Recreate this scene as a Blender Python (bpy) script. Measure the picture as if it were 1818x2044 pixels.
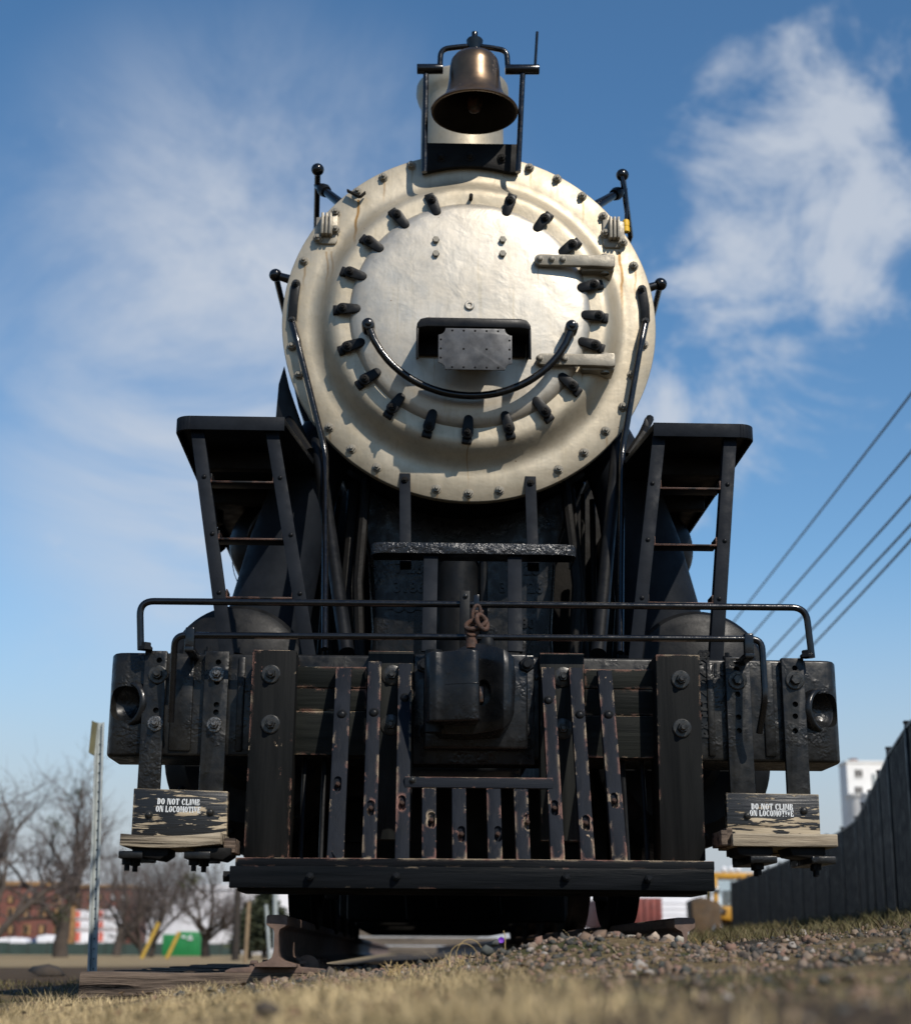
import bpy, bmesh, math, random
import numpy as np
from mathutils import Vector, Matrix, Quaternion, noise as mnoise

random.seed(7)
for o in list(bpy.data.objects):
    bpy.data.objects.remove(o)
scene = bpy.context.scene
COL = scene.collection
R = math.radians

# ------------------------------------------------------------------ camera
# world: x = across the track (0 = locomotive centre line), y = along the track,
# z = 0 at the top of the rails.  Lens 41.6 mm on a 24 mm wide frame.
F_PX, PITCH, YAW, ROLL = 3152.0, 0.2716064, 0.0301395, 0.0061563
CAM = Vector((-0.2875, 0.0, -0.1265))
fw = Vector((math.sin(YAW)*math.cos(PITCH), math.cos(YAW)*math.cos(PITCH), math.sin(PITCH)))
rt = Vector((math.cos(YAW), -math.sin(YAW), 0))
up = rt.cross(fw)
cam_d = bpy.data.cameras.new('camera')
cam = bpy.data.objects.new('camera', cam_d)
COL.objects.link(cam)
# the picture is turned clockwise by ROLL, so the camera is turned anticlockwise
r2 = rt*math.cos(ROLL) + up*math.sin(ROLL)
u2 = -rt*math.sin(ROLL) + up*math.cos(ROLL)
cam.matrix_world = Matrix(((r2.x, u2.x, -fw.x, CAM.x), (r2.y, u2.y, -fw.y, CAM.y),
                           (r2.z, u2.z, -fw.z, CAM.z), (0, 0, 0, 1)))
cam_d.sensor_fit = 'HORIZONTAL'
cam_d.sensor_width = 24.0
cam_d.lens = 24.0*F_PX/1818
cam_d.clip_start = 0.02
cam_d.clip_end = 6000
cam_d.dof.use_dof = True
cam_d.dof.focus_distance = 6.75
cam_d.dof.aperture_fstop = 1.9
scene.camera = cam

def at(px, py, Y):
    """survey helper: where the sight line through a picture point crosses the upright plane at distance Y"""
    a = (px-909)/F_PX
    b = (1022-py)/F_PX
    u = math.cos(ROLL)*a - math.sin(ROLL)*b
    v = math.sin(ROLL)*a + math.cos(ROLL)*b
    d = fw + rt*u + up*v
    return CAM + d*(Y/d.y)

# ------------------------------------------------------------------ world and sun
SUN_EL, SUN_AZ = R(43), R(29)      # azimuth: degrees to the right of straight behind the camera
sun_dir = Vector((math.sin(SUN_AZ)*math.cos(SUN_EL), -math.cos(SUN_AZ)*math.cos(SUN_EL), math.sin(SUN_EL)))
world = bpy.data.worlds.new('World')
scene.world = world
world.use_nodes = True
wt = world.node_tree
wt.nodes.clear()
def wn(t, **k):
    n = wt.nodes.new(t)
    for a, b in k.items():
        setattr(n, a, b)
    return n
def wm(op, a, b=None, clamp=False):
    n = wn('ShaderNodeMath', operation=op, use_clamp=clamp)
    for i, v in enumerate((a, b)):
        if v is None: continue
        if isinstance(v, (int, float)): n.inputs[i].default_value = v
        else: wt.links.new(v, n.inputs[i])
    return n.outputs[0]
def wramp(v, a, b, c=0.0, d=1.0):
    n = wn('ShaderNodeMapRange', interpolation_type='SMOOTHSTEP')
    wt.links.new(v, n.inputs[0])
    for i, q in enumerate((a, b, c, d)): n.inputs[i+1].default_value = q
    return n.outputs[0]
sky = wn('ShaderNodeTexSky', sky_type='NISHITA')
sky.sun_disc = False
sky.sun_elevation = SUN_EL
sky.sun_rotation = math.pi - SUN_AZ
sky.altitude = 200
sky.air_density = 1.0
sky.dust_density = 0.08
sky.ozone_density = 1.5
tc = wn('ShaderNodeTexCoord')
sep = wn('ShaderNodeSeparateXYZ')
wt.links.new(tc.outputs['Generated'], sep.inputs[0])
# clouds: noise over the whole dome of directions
def wnoise(scale, detail, rough, dist, off, stretch=(1, 1, 1)):
    mp = wn('ShaderNodeMapping')
    mp.inputs['Location'].default_value = off
    mp.inputs['Scale'].default_value = stretch
    wt.links.new(tc.outputs['Generated'], mp.inputs[0])
    n = wn('ShaderNodeTexNoise')
    wt.links.new(mp.outputs[0], n.inputs['Vector'])
    n.inputs['Scale'].default_value = scale
    n.inputs['Detail'].default_value = detail
    n.inputs['Roughness'].default_value = rough
    n.inputs['Distortion'].default_value = dist
    return n.outputs[0]
def wbank(c, r0, r1):
    """how deep a direction lies inside a cloud bank centred on c"""
    d = wn('ShaderNodeVectorMath', operation='DISTANCE')
    wt.links.new(tc.outputs['Generated'], d.inputs[0])
    d.inputs[1].default_value = c
    return wramp(d.outputs['Value'], r0, r1)
bank = wnoise(1.7, 2, .5, 0, (5.2, .4, 2.2))            # broad banks all round the sky
west = wm('MAXIMUM', wm('MAXIMUM', wbank((-.10, .91, .395), .21, .03), wbank((-.125, .945, .30), .20, .02)), wm('MULTIPLY', wramp(bank, .60, .8), .5))
veil = wm('MULTIPLY', west, wramp(wnoise(3.6, 8, .58, .9, (1.3, .2, 3.4), (1, 1, 1.6)), .34, .64, .22, 1.0))
east = wm('MAXIMUM', wm('MAXIMUM', wbank((.243, .855, .455), .125, .015), wbank((.225, .888, .39), .14, .015)),
          wm('MULTIPLY', wbank((.20, .925, .32), .17, .02), .62))
puff_n = wm('ADD', wm('MULTIPLY', wnoise(8.5, 9, .60, .55, (2.62, 1.15, .35), (1, 1, 1.35)), .8), wm('MULTIPLY', wnoise(26, 7, .6, .4, (.2, .7, .1), (1, 1, 1.5)), .2))
puff = wm('MULTIPLY', wramp(wm('ADD', puff_n, wm('MULTIPLY', east, .20)), .57, .80), wm('MAXIMUM', wramp(east, 0, .3), wramp(bank, .55, .7)))
cloud = wm('MINIMUM', wm('ADD', wm('MULTIPLY', veil, .88), wm('MULTIPLY', puff, .82)), .93)
mixc = wn('ShaderNodeMix', data_type='RGBA')
wt.links.new(cloud, mixc.inputs[0])
hsv = wn('ShaderNodeHueSaturation')
hsv.inputs['Saturation'].default_value = 1.22
hsv.inputs['Hue'].default_value = 0.497
hsv.inputs['Value'].default_value = 1.36
wt.links.new(sky.outputs[0], hsv.inputs['Color'])
low = wn('ShaderNodeMix', data_type='RGBA')            # pale dust haze along the horizon
wt.links.new(wramp(sep.outputs['Z'], .25, .02, 0, .95), low.inputs[0])
wt.links.new(hsv.outputs[0], low.inputs[6])
low.inputs[7].default_value = (4.6, 4.95, 5.6, 1)
wt.links.new(low.outputs[2], mixc.inputs[6])
mixc.inputs[7].default_value = (6.3, 6.8, 7.6, 1)
bg = wn('ShaderNodeBackground')
bg.inputs[1].default_value = 0.095
wt.links.new(mixc.outputs[2], bg.inputs[0])
wout = wn('ShaderNodeOutputWorld')
wt.links.new(bg.outputs[0], wout.inputs[0])

sun_d = bpy.data.lights.new('sun', 'SUN')
sun_d.energy = 4.7
sun_d.angle = R(0.55)
sun_d.color = (1.0, 0.93, 0.83)
sun = bpy.data.objects.new('sun', sun_d)
COL.objects.link(sun)
sun.rotation_euler = sun_dir.to_track_quat('Z', 'Y').to_euler()
sun.location = (6, -6, 12)

vs = scene.view_settings
vs.view_transform = 'Standard'
vs.look = 'None'
vs.gamma = 1
vs.exposure = 0.0
vs.use_curve_mapping = False
scene.render.engine = 'CYCLES'

# ------------------------------------------------------------------ material helpers
class NT:
    def __init__(s, name):
        s.m = bpy.data.materials.new(name)
        s.m.use_nodes = True
        s.t = s.m.node_tree
        s.b = s.t.nodes['Principled BSDF']
        s.tc = s.t.nodes.new('ShaderNodeTexCoord')
    def n(s, t, **k):
        x = s.t.nodes.new(t)
        for a, b in k.items(): setattr(x, a, b)
        return x
    def l(s, a, b): s.t.links.new(a, b)
    def put(s, sock, v):
        if isinstance(v, (int, float)): sock.default_value = v
        elif isinstance(v, (tuple, list)): sock.default_value = tuple(v) if len(v) != 3 or sock.type == 'VECTOR' else (*v, 1)
        else: s.l(v, sock)
    def math(s, op, a, b=None, c=None, clamp=False):
        x = s.n('ShaderNodeMath', operation=op, use_clamp=clamp)
        for i, v in enumerate((a, b, c)):
            if v is not None: s.put(x.inputs[i], v)
        return x.outputs[0]
    def ss(s, v, a, b, c=0.0, d=1.0):
        x = s.n('ShaderNodeMapRange', interpolation_type='SMOOTHSTEP')
        s.put(x.inputs[0], v)
        for i, q in enumerate((a, b, c, d)): x.inputs[i+1].default_value = q
        return x.outputs[0]
    def mix(s, f, a, b):
        x = s.n('ShaderNodeMix', data_type='RGBA')
        s.put(x.inputs[0], f); s.put(x.inputs[6], a); s.put(x.inputs[7], b)
        return x.outputs[2]
    def coord(s, scale=(1, 1, 1), loc=(0, 0, 0)):
        mp = s.n('ShaderNodeMapping')
        mp.inputs['Scale'].default_value = scale
        mp.inputs['Location'].default_value = loc
        s.l(s.tc.outputs['Object'], mp.inputs[0])
        return mp.outputs[0]
    def noise(s, scale, detail=4, rough=.55, dist=0, vec=None, stretch=(1, 1, 1), loc=(0, 0, 0)):
        x = s.n('ShaderNodeTexNoise')
        s.l(vec or s.coord(stretch, loc), x.inputs['Vector'])
        x.inputs['Scale'].default_value = scale
        x.inputs['Detail'].default_value = detail
        x.inputs['Roughness'].default_value = rough
        x.inputs['Distortion'].default_value = dist
        return x.outputs[0]
    def bump(s, h, strength=.3, dist=.01, base=None):
        x = s.n('ShaderNodeBump')
        x.inputs['Strength'].default_value = strength
        x.inputs['Distance'].default_value = dist
        s.put(x.inputs['Height'], h)
        if base: s.l(base, x.inputs['Normal'])
        return x.outputs[0]
    def edge(s, rad):
        """1 on the worn edges of a piece, 0 on its flats"""
        bv = s.n('ShaderNodeBevel', samples=3)
        bv.inputs['Radius'].default_value = rad
        g = s.n('ShaderNodeNewGeometry')
        d = s.n('ShaderNodeVectorMath', operation='DOT_PRODUCT')
        s.l(bv.outputs[0], d.inputs[0]); s.l(g.outputs['Normal'], d.inputs[1])
        return s.math('MULTIPLY', s.math('SUBTRACT', 1.0, d.outputs['Value']), 3.4, clamp=True)
    def done(s, col=None, rough=None, metal=None, normal=None, spec=None, coat=None):
        for k, v in (('Base Color', col), ('Roughness', rough), ('Metallic', metal), ('Normal', normal),
                     ('Specular IOR Level', spec), ('Coat Weight', coat)):
            if v is not None: s.put(s.b.inputs[k], v)
        return s.m

def paint(name, c1, c2, rough, nscale=6, bscale=60, bstr=.15, bdist=.004, metal=0, spec=.5, rvar=.12, stretch=(1, 1, 1)):
    t = NT(name)
    a = t.noise(nscale, 5, .6, stretch=stretch)
    col = t.mix(t.ss(a, .3, .7), c1, c2)
    rg = t.ss(t.noise(nscale*2.3, 4, .6, loc=(4, 2, 1)), .25, .75, rough-rvar, rough+rvar)
    nb = t.bump(t.noise(bscale, 4, .6, stretch=stretch), bstr, bdist)
    return t.done(col, rg, metal, nb, spec)

def cast_black(name, c1, c2, rough, lump):
    t = NT(name)
    v = t.n('ShaderNodeTexVoronoi', feature='SMOOTH_F1')
    v.inputs['Scale'].default_value = 75
    wv = t.n('ShaderNodeVectorMath', operation='ADD')
    nz = t.n('ShaderNodeTexNoise'); nz.inputs['Scale'].default_value = 30
    t.l(t.coord(), nz.inputs['Vector'])
    sc = t.n('ShaderNodeVectorMath', operation='SCALE'); sc.inputs['Scale'].default_value = .03
    t.l(nz.outputs['Color'], sc.inputs[0])
    t.l(t.coord(), wv.inputs[0]); t.l(sc.outputs[0], wv.inputs[1])
    t.l(wv.outputs[0], v.inputs['Vector'])
    patch = t.ss(t.noise(6, 4), .50, .66)
    h = t.math('ADD', t.math('MULTIPLY', v.outputs['Distance'], t.math('ADD', t.math('MULTIPLY', patch, .9), .06)),
               t.math('MULTIPLY', t.noise(11, 5, .55), .55))
    col = t.mix(t.ss(t.noise(9, 5, .65), .35, .7), c1, c2)
    rg = t.ss(t.noise(22, 4, .6), .3, .7, rough-.1, rough+.14)
    return t.done(col, rg, 0, t.bump(h, lump, .012), .30)

def worn_wood(name, c1, c2, axis, chip, rough=.5, bare=.0, edge_r=.02, top=0.0):
    """black paint over timber: grain along axis, chips to pink primer and bare wood along the edges; top = how bare the upper faces are"""
    t = NT(name)
    st = {'x': (.06, 1, 1), 'z': (1, 1, .06), 'y': (1, .06, 1)}[axis]
    g = t.noise(55, 6, .65, .5, stretch=st)
    g2 = t.noise(14, 5, .6, .8, stretch=st, loc=(3, 1, 2))
    col = t.mix(t.ss(g2, .3, .72), c1, c2)
    e = t.edge(edge_r)
    st2 = tuple(.45 if q < .5 else 1 for q in st)
    cn = t.ss(t.noise(24, 6, .62, .2, stretch=st2, loc=(1, 5, 2)), .30, .72)
    big = t.ss(t.noise(4.5, 3, .5, loc=(6, 1, 4)), .35, .65, -.10, .10)
    score = t.math('ADD', t.math('ADD', t.math('MULTIPLY', e, .50), t.math('MULTIPLY', cn, .62)), big)
    m = t.ss(score, .97-chip, 1.00-chip)
    fl = t.ss(t.noise(17, 7, .7, .3, stretch=st2, loc=(7, 3, 9)), .735-bare, .75-bare)
    m = t.math('MAXIMUM', m, fl)
    if top:
        gg = t.n('ShaderNodeNewGeometry'); sn = t.n('ShaderNodeSeparateXYZ'); t.l(gg.outputs['Normal'], sn.inputs[0])
        m = t.math('MAXIMUM', m, t.math('MULTIPLY', t.ss(sn.outputs[2], .55, .75), t.ss(cn, .75-top, .85-top)))
    under = t.mix(t.ss(t.noise(9, 3), .46, .56), (.34, .18, .14), (.50, .39, .27))
    under = t.mix(t.math('MULTIPLY', t.ss(g, .45, .75), .6), under, (.22, .13, .07))
    col = t.mix(m, col, under)
    rg = t.math('ADD', t.math('MULTIPLY', m, .35), t.ss(g2, .2, .8, rough-.1, rough+.12))
    h = t.math('SUBTRACT', t.math('MULTIPLY', g, .7), t.math('MULTIPLY', m, .7))
    return t.done(col, rg, 0, t.bump(h, .7, .005), .06)

M = {}
M['black'] = paint('black_paint', (.004, .0044, .005), (.009, .0095, .0105), .42, 7, 70, .12, spec=.16)
M['blue_black'] = paint('blue_black_paint', (.008, .010, .0135), (.0125, .015, .0195), .55, 9, 90, .12, spec=.06)
M['gloss'] = paint('gloss_black_paint', (.003, .003, .0035), (.006, .006, .0065), .2, 14, 45, .22, .004, rvar=.07, spec=.45)
M['soot'] = paint('sooty_black_steel', (.003, .003, .003), (.008, .007, .006), .6, 4, 40, .3, .006, spec=.15)
M['cast'] = cast_black('rough_cast_black', (.0045, .0045, .0045), (.014, .0135, .012), .36, .36)
M['cast_fine'] = cast_black('fine_cast_black', (.004, .0045, .0052), (.012, .012, .0125), .30, .30)
M['board'] = worn_wood('black_painted_board', (.0045, .005, .0052), (.0105, .011, .011), 'z', .075, .55, .012, .018, .6)
M['slat'] = worn_wood('blue_black_slat', (.0075, .0095, .0135), (.014, .0165, .022), 'z', .16, .6, .075, .022, .5)
M['board_worn'] = worn_wood('flaked_black_board', (.0045, .005, .0052), (.0105, .011, .011), 'z', .13, .55, .095, .022, .6)
M['plank'] = worn_wood('black_painted_plank', (.006, .007, .0065), (.016, .0175, .0155), 'x', .21, .55, .015, .02, .9)
M['shelf_wood'] = worn_wood('black_shelf_wood', (.0045, .005, .006), (.010, .011, .0125), 'x', .14, .5, .0, .016, .7)
M['bar'] = worn_wood('black_pilot_bar', (.003, .0038, .0045), (.007, .008, .0095), 'x', -.06, .45, .0, .012)
M['rust'] = paint('rusty_steel', (.075, .033, .018), (.03, .016, .011), .8, 30, 120, .5)
M['rail_side'] = paint('rusty_rail_steel', (.15, .095, .07), (.085, .055, .043), .75, 18, 160, .35)
M['nut'] = paint('bolt_steel', (.05, .048, .044), (.015, .015, .014), .36, 40, 80, .2, metal=.5)
M['bright_nut'] = paint('shiny_bolt_steel', (.30, .29, .27), (.05, .05, .048), .3, 90, 80, .3, metal=.8)
M['plate'] = paint('grey_blank_plate', (.12, .12, .122), (.035, .036, .038), .45, 7, 80, .08, metal=.2, spec=.25)
M['yellow'] = paint('yellow_plastic', (.75, .45, .01), (.65, .38, .01), .45)
M['pale_pole'] = paint('galvanised_steel', (.40, .43, .42), (.27, .30, .30), .55, 20, 80, .2, metal=.1)

def silver(name, ca, cb, metal, rough, nuts):
    t = NT(name)
    big = t.noise(3.2, 5, .6)
    fine = t.noise(26, 6, .7)
    col = t.mix(t.ss(big, .3, .72), ca, cb)
    col = t.mix(t.math('MULTIPLY', t.ss(fine, .5, .8), .5), col, tuple(q*.68 for q in ca))
    # thin run marks, long in z
    runs = t.noise(22, 4, .6, .3, stretch=(1.4, 1, .05), loc=(2, 0, 5))
    col = t.mix(t.math('MULTIPLY', t.ss(runs, .56, .72), .45), col, (.36, .31, .22))
    brush = t.noise(60, 5, .7, .2, stretch=(1, 1, .12), loc=(1, 7, 2))
    col = t.mix(t.math('MULTIPLY', t.ss(brush, .45, .75), .22), col, tuple(q*.6 for q in ca))
    # specks of rust
    sp = t.ss(t.noise(46, 2, .5, loc=(9, 9, 1)), .765, .79)
    col = t.mix(t.math('MULTIPLY', sp, .8), col, (.16, .09, .045))
    # rust stains below particular brackets and bolts
    s3 = t.n('ShaderNodeSeparateXYZ'); t.l(t.tc.outputs['Object'], s3.inputs[0])
    wob = t.math('MULTIPLY', t.math('SUBTRACT', t.noise(5, 2, stretch=(.01, .01, 1)), .5), .06)
    tot = None
    for x0, z1, z0, w, k in STREAKS+(NUT_RUNS if nuts else []):
        d = t.math('ABSOLUTE', t.math('SUBTRACT', t.math('ADD', s3.outputs[0], wob), x0))
        a = t.ss(d, w, w*.15)
        b = t.math('MULTIPLY', t.ss(s3.outputs[2], z0, z0+(z1-z0)*.75), t.math('LESS_THAN', s3.outputs[2], z1))
        q = t.math('MULTIPLY', t.math('MULTIPLY', a, b), k)
        tot = q if tot is None else t.math('MAXIMUM', tot, q)
    col = t.mix(tot, col, (.23, .115, .02))
    dent = t.noise(7.5, 3, .5, .3, loc=(1, 2, 3))
    h = t.math('ADD', t.math('MULTIPLY', dent, 1.0), t.math('MULTIPLY', t.noise(90, 4, .6), .05))
    rg = t.ss(t.noise(12, 4), .3, .7, rough-.05, rough+.06)
    return t.done(col, rg, metal, t.bump(h, .15, .03), .4)
STREAKS, NUT_RUNS = [], []
for px, py, ln, k in ((821, 334, 40, .35), (765, 358, 55, .5), (670, 428, 40, .4), (606, 525, 60, .55), (657, 858, 35, .45), (752, 938, 30, .5), (871, 981, 20, .5), (1115, 942, 30, .35), (1209, 865, 40, .4), (1265, 535, 70, .55), (1162, 396, 60, .5), (1057, 339, 45, .4)):
    a, b = at(px, py, 7.38), at(px, py+ln, 7.38)
    NUT_RUNS.append((a.x, a.z, b.z, .009, k))
for px, py0, py1, w, k in ((713, 388, 520, .011, .95), (652, 492, 590, .008, .55), (662, 492, 570, .008, .45),
                           (1240, 492, 660, .012, .9), (1069, 530, 600, .005, .5), (935, 985, 1005, .012, .6),
                           (935, 872, 984, .004, .75), (936, 622, 640, .004, .6), (1160, 745, 775, .006, .7),
                           (868, 690, 800, .003, .5), (1112, 360, 400, .012, .25), (750, 940, 960, .01, .3)):
    a, b = at(px, py0, 7.33), at(px, py1, 7.33)
    STREAKS.append((a.x, a.z, b.z, w, k))
M['silver'] = silver('aluminium_paint', (.40, .342, .248), (.49, .428, .325), .55, .53, True)
M['silver_door'] = silver('glare_aluminium_paint', (.42, .38, .315), (.50, .46, .39), .64, .47, False)  # sun glare on the door partly put into a lighter, whiter base colour

def brass():
    t = NT('weathered_bronze')
    a = t.noise(6, 5, .6)
    col = t.mix(t.ss(a, .3, .7), (.19, .125, .075), (.115, .08, .052))
    rg = t.ss(t.noise(9, 4), .3, .7, .26, .42)
    return t.done(col, rg, .85, t.bump(t.noise(80, 3), .05, .003))
M['dirty_silver'] = paint('dirty_silver_casting', (.30, .27, .215), (.20, .18, .145), .5, 14, 60, .25, metal=.4, spec=.3)
M['nut_silver'] = paint('dull_silver_nut', (.17, .155, .125), (.27, .245, .20), .5, 30, 80, .2, metal=.3, spec=.3)
M['bronze'] = brass()
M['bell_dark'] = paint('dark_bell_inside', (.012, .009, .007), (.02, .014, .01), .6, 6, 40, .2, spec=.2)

def sign_wood(name, bare, loc, low):
    """black paint flaking off a grey weathered board along the grain; low = the paint is gone towards this height"""
    t = NT(name)
    n1 = t.noise(62, 6, .6, .5, stretch=(.13, 1, 1), loc=loc)
    n2 = t.noise(70, 6, .6, .4, stretch=(.05, 1, 1), loc=loc)
    s3 = t.n('ShaderNodeSeparateXYZ'); t.l(t.tc.outputs['Object'], s3.inputs[0])
    worn = t.ss(s3.outputs[2], low+.10, low-.04)
    v = t.math('ADD', n1, t.math('MULTIPLY', worn, bare))
    e = t.edge(.016)
    m = t.math('MAXIMUM', t.ss(v, .588, .60), t.ss(t.math('ADD', t.math('MULTIPLY', e, .4), t.math('MULTIPLY', t.ss(n1, .3, .7), .7)), .62, .66))
    gg = t.n('ShaderNodeNewGeometry'); sn = t.n('ShaderNodeSeparateXYZ'); t.l(gg.outputs['Normal'], sn.inputs[0])
    m = t.math('MAXIMUM', m, t.math('MULTIPLY', t.ss(sn.outputs[2], .55, .75), t.ss(n1, .35, .45)))
    wood = t.mix(t.ss(n2, .3, .7), (.20, .155, .10), (.46, .38, .265))
    col = t.mix(m, (.010, .010, .010), wood)
    h = t.math('ADD', t.math('MULTIPLY', n2, .6), t.math('MULTIPLY', m, -.5))
    t.flake = m
    return t.done(col, t.math('ADD', .38, t.math('MULTIPLY', m, .45)), 0, t.bump(h, .7, .006), .4)
M['sign_l'] = sign_wood('flaking_sign_board', .045, (3.3, 0, 1.1), .37)
M['sign_r'] = sign_wood('bare_flaking_sign_board', .13, (8.1, 0, 5.1), .37)

def grey_wood(name, c1, c2, c3, axis='x', crack=.5):
    t = NT(name)
    st = {'x': (.05, 1, 1), 'y': (1, .05, 1), 'z': (1, 1, .05)}[axis]
    a = t.noise(60, 6, .65, .5, stretch=st)
    b = t.noise(16, 5, .6, 1.0, stretch=st, loc=(4, 4, 1))
    col = t.mix(t.ss(a, .3, .7), c1, c2)
    col = t.mix(t.ss(b, .50, .64), col, c3)
    h = t.math('SUBTRACT', a, t.math('MULTIPLY', t.ss(b, .55, .7), crack))
    return t.done(col, .8, 0, t.bump(h, .9, .012), .25)
M['step_wood'] = grey_wood('weathered_step_board', (.22, .175, .12), (.40, .335, .245), (.05, .04, .03))
M['tie_wood'] = grey_wood('cracked_tie_timber', (.05, .036, .027), (.17, .125, .092), (.008, .006, .005), 'x', 2.0)

def white_stencil():
    t = NT('stencil_white_paint')
    n1 = t.noise(30, 6, .62, .9, stretch=(.12, 1, 1), loc=(3.3, 0, 1.1))
    tr = t.n('ShaderNodeBsdfTransparent')
    mx = t.n('ShaderNodeMixShader')
    t.l(t.ss(t.noise(60, 4, .6, .4, stretch=(.25, 1, 1)), .60, .66), mx.inputs[0])
    t.done((.66, .68, .68), .6)
    t.l(t.b.outputs[0], mx.inputs[1]); t.l(tr.outputs[0], mx.inputs[2])
    t.l(mx.outputs[0], t.t.nodes['Material Output'].inputs[0])
    return t.m
M['stencil'] = white_stencil()

# ------------------------------------------------------------------ mesh helpers
WM = {}                                     # world matrix of every object made here
def link(o, parent=None, loc=None):
    COL.objects.link(o)
    mw = Matrix.Translation(loc) if loc is not None else Matrix.Identity(4)
    WM[o.name] = mw
    if loc is not None: o.location = loc
    if parent is not None:
        o.parent = parent
        o.matrix_parent_inverse = WM[parent.name].inverted()
    return o
def empty(name, label, cat, loc=(0, 0, 0), group=None):
    o = bpy.data.objects.new(name, None)
    o.empty_display_size = .2
    link(o, None, Vector(loc))
    return tag(o, label, cat, group)
def tag(o, label, cat, group=None, kind=None):
    if label: o['label'] = label
    if cat: o['category'] = cat
    if group: o['group'] = group
    if kind: o['kind'] = kind
    return o

def perp(d):
    d = d.normalized()
    a = Vector((0, 0, 1)) if abs(d.z) < .9 else Vector((1, 0, 0))
    u = d.cross(a).normalized()
    return u, u.cross(d).normalized()

class MB:
    def __init__(s): s.v, s.f = [], []
    def add(s, vs, fs):
        b = len(s.v)
        s.v += [tuple(x) for x in vs]
        s.f += [tuple(i+b for i in f) for f in fs]
        return s
    def hexa(s, p):                          # bottom 4 (ccw), top 4
        return s.add(p, [(3, 2, 1, 0), (4, 5, 6, 7), (0, 1, 5, 4), (1, 2, 6, 5), (2, 3, 7, 6), (3, 0, 4, 7)])
    def box(s, x0, x1, y0, y1, z0, z1):
        return s.hexa([(x0, y0, z0), (x1, y0, z0), (x1, y1, z0), (x0, y1, z0), (x0, y0, z1), (x1, y0, z1), (x1, y1, z1), (x0, y1, z1)])
    def bar(s, p, q, w, d, wd=(1, 0, 0)):
        """flat bar from p to q; w across (along wd), d deep, the front face on the p-q line"""
        p, q = Vector(p), Vector(q)
        ax = (q-p).normalized()
        wd = Vector(wd); wd = (wd-ax*wd.dot(ax)).normalized()
        dd = wd.cross(ax)
        if dd.y < 0: dd = -dd
        a, b = wd*w/2, dd*d
        return s.hexa([p-a, p+a, p+a+b, p-a+b, q-a, q+a, q+a+b, q-a+b])
    def tube(s, pts, r, n=12, caps=True, closed=False):
        pts = [Vector(p) for p in pts]
        rs = r if isinstance(r, (list, tuple)) else [r]*len(pts)
        m = len(pts)
        vs, fs = [], []
        u = None
        for i, p in enumerate(pts):
            if closed: d = pts[(i+1) % m]-pts[i-1]
            else: d = pts[min(i+1, m-1)]-pts[max(i-1, 0)]
            d.normalize()
            if u is None: u, w = perp(d)
            else:
                u = (u-d*u.dot(d)).normalized()
                w = u.cross(d).normalized()
            for k in range(n):
                a = 2*math.pi*k/n
                vs.append(p+(u*math.cos(a)+w*math.sin(a))*rs[i])
        for i in range(m if closed else m-1):
            j = (i+1) % m
            for k in range(n):
                k2 = (k+1) % n
                fs.append((i*n+k, i*n+k2, j*n+k2, j*n+k))
        if caps and not closed:
            fs.append(tuple(range(n-1, -1, -1)))
            fs.append(tuple((m-1)*n+k for k in range(n)))
        return s.add(vs, fs)
    def lathe(s, prof, c, ax=(0, -1, 0), n=48, full=True):
        """prof: (radius, distance along ax)"""
        c, ax = Vector(c), Vector(ax).normalized()
        u, w = perp(ax)
        vs, fs, rows = [], [], []
        for r, h in prof:
            if r < 1e-6:
                rows.append([len(vs)]); vs.append(c+ax*h)
            else:
                rows.append(list(range(len(vs), len(vs)+n)))
                vs += [c+ax*h+(u*math.cos(2*math.pi*k/n)+w*math.sin(2*math.pi*k/n))*r for k in range(n)]
        for a, b in zip(rows, rows[1:]):
            for k in range(n):
                k2 = (k+1) % n
                if len(a) == 1 and len(b) == 1: continue
                if len(a) == 1: fs.append((a[0], b[k2], b[k]))
                elif len(b) == 1: fs.append((a[k], a[k2], b[0]))
                else: fs.append((a[k], a[k2], b[k2], b[k]))
        return s.add(vs, fs)
    def prism(s, poly, o, u, v, w):
        """polygon in (u, v) from origin o, thickened by the vector w"""
        o, u, v, w = Vector(o), Vector(u), Vector(v), Vector(w)
        a = [o+u*x+v*y for x, y in poly]
        n = len(a)
        fs = [tuple(range(n-1, -1, -1)), tuple(range(n, 2*n))]
        fs += [(i, (i+1) % n, n+(i+1) % n, n+i) for i in range(n)]
        return s.add(a+[p+w for p in a], fs)
    def mesh(s, name, mat, bev=0, seg=2, smooth=32, weld=False):
        me = bpy.data.meshes.new(name)
        bm = bmesh.new()
        vv = [bm.verts.new(p) for p in s.v]
        for f in s.f:
            try: bm.faces.new([vv[i] for i in f])
            except ValueError: pass
        if weld: bmesh.ops.remove_doubles(bm, verts=bm.verts, dist=1e-5)
        bmesh.ops.recalc_face_normals(bm, faces=bm.faces)
        if bev:
            es = [e for e in bm.edges if len(e.link_faces) == 2 and e.calc_face_angle(0) > .45]
            bmesh.ops.bevel(bm, geom=es, offset=bev, segments=seg, profile=.5, affect='EDGES', clamp_overlap=True)
        bm.to_mesh(me); bm.free()
        me.materials.append(M[mat] if isinstance(mat, str) else mat)
        if smooth:
            me.polygons.foreach_set('use_smooth', [True]*len(me.polygons))
            me.set_sharp_from_angle(angle=R(smooth))
        return me
    def build(s, name, mat, parent=None, bev=0, seg=2, smooth=32, cut=None, weld=False):
        me = s.mesh(name, mat, bev, seg, smooth, weld)
        o = bpy.data.objects.new(name, me)
        if cut is not None: carve(o, cut)
        return link(o, parent)

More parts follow.
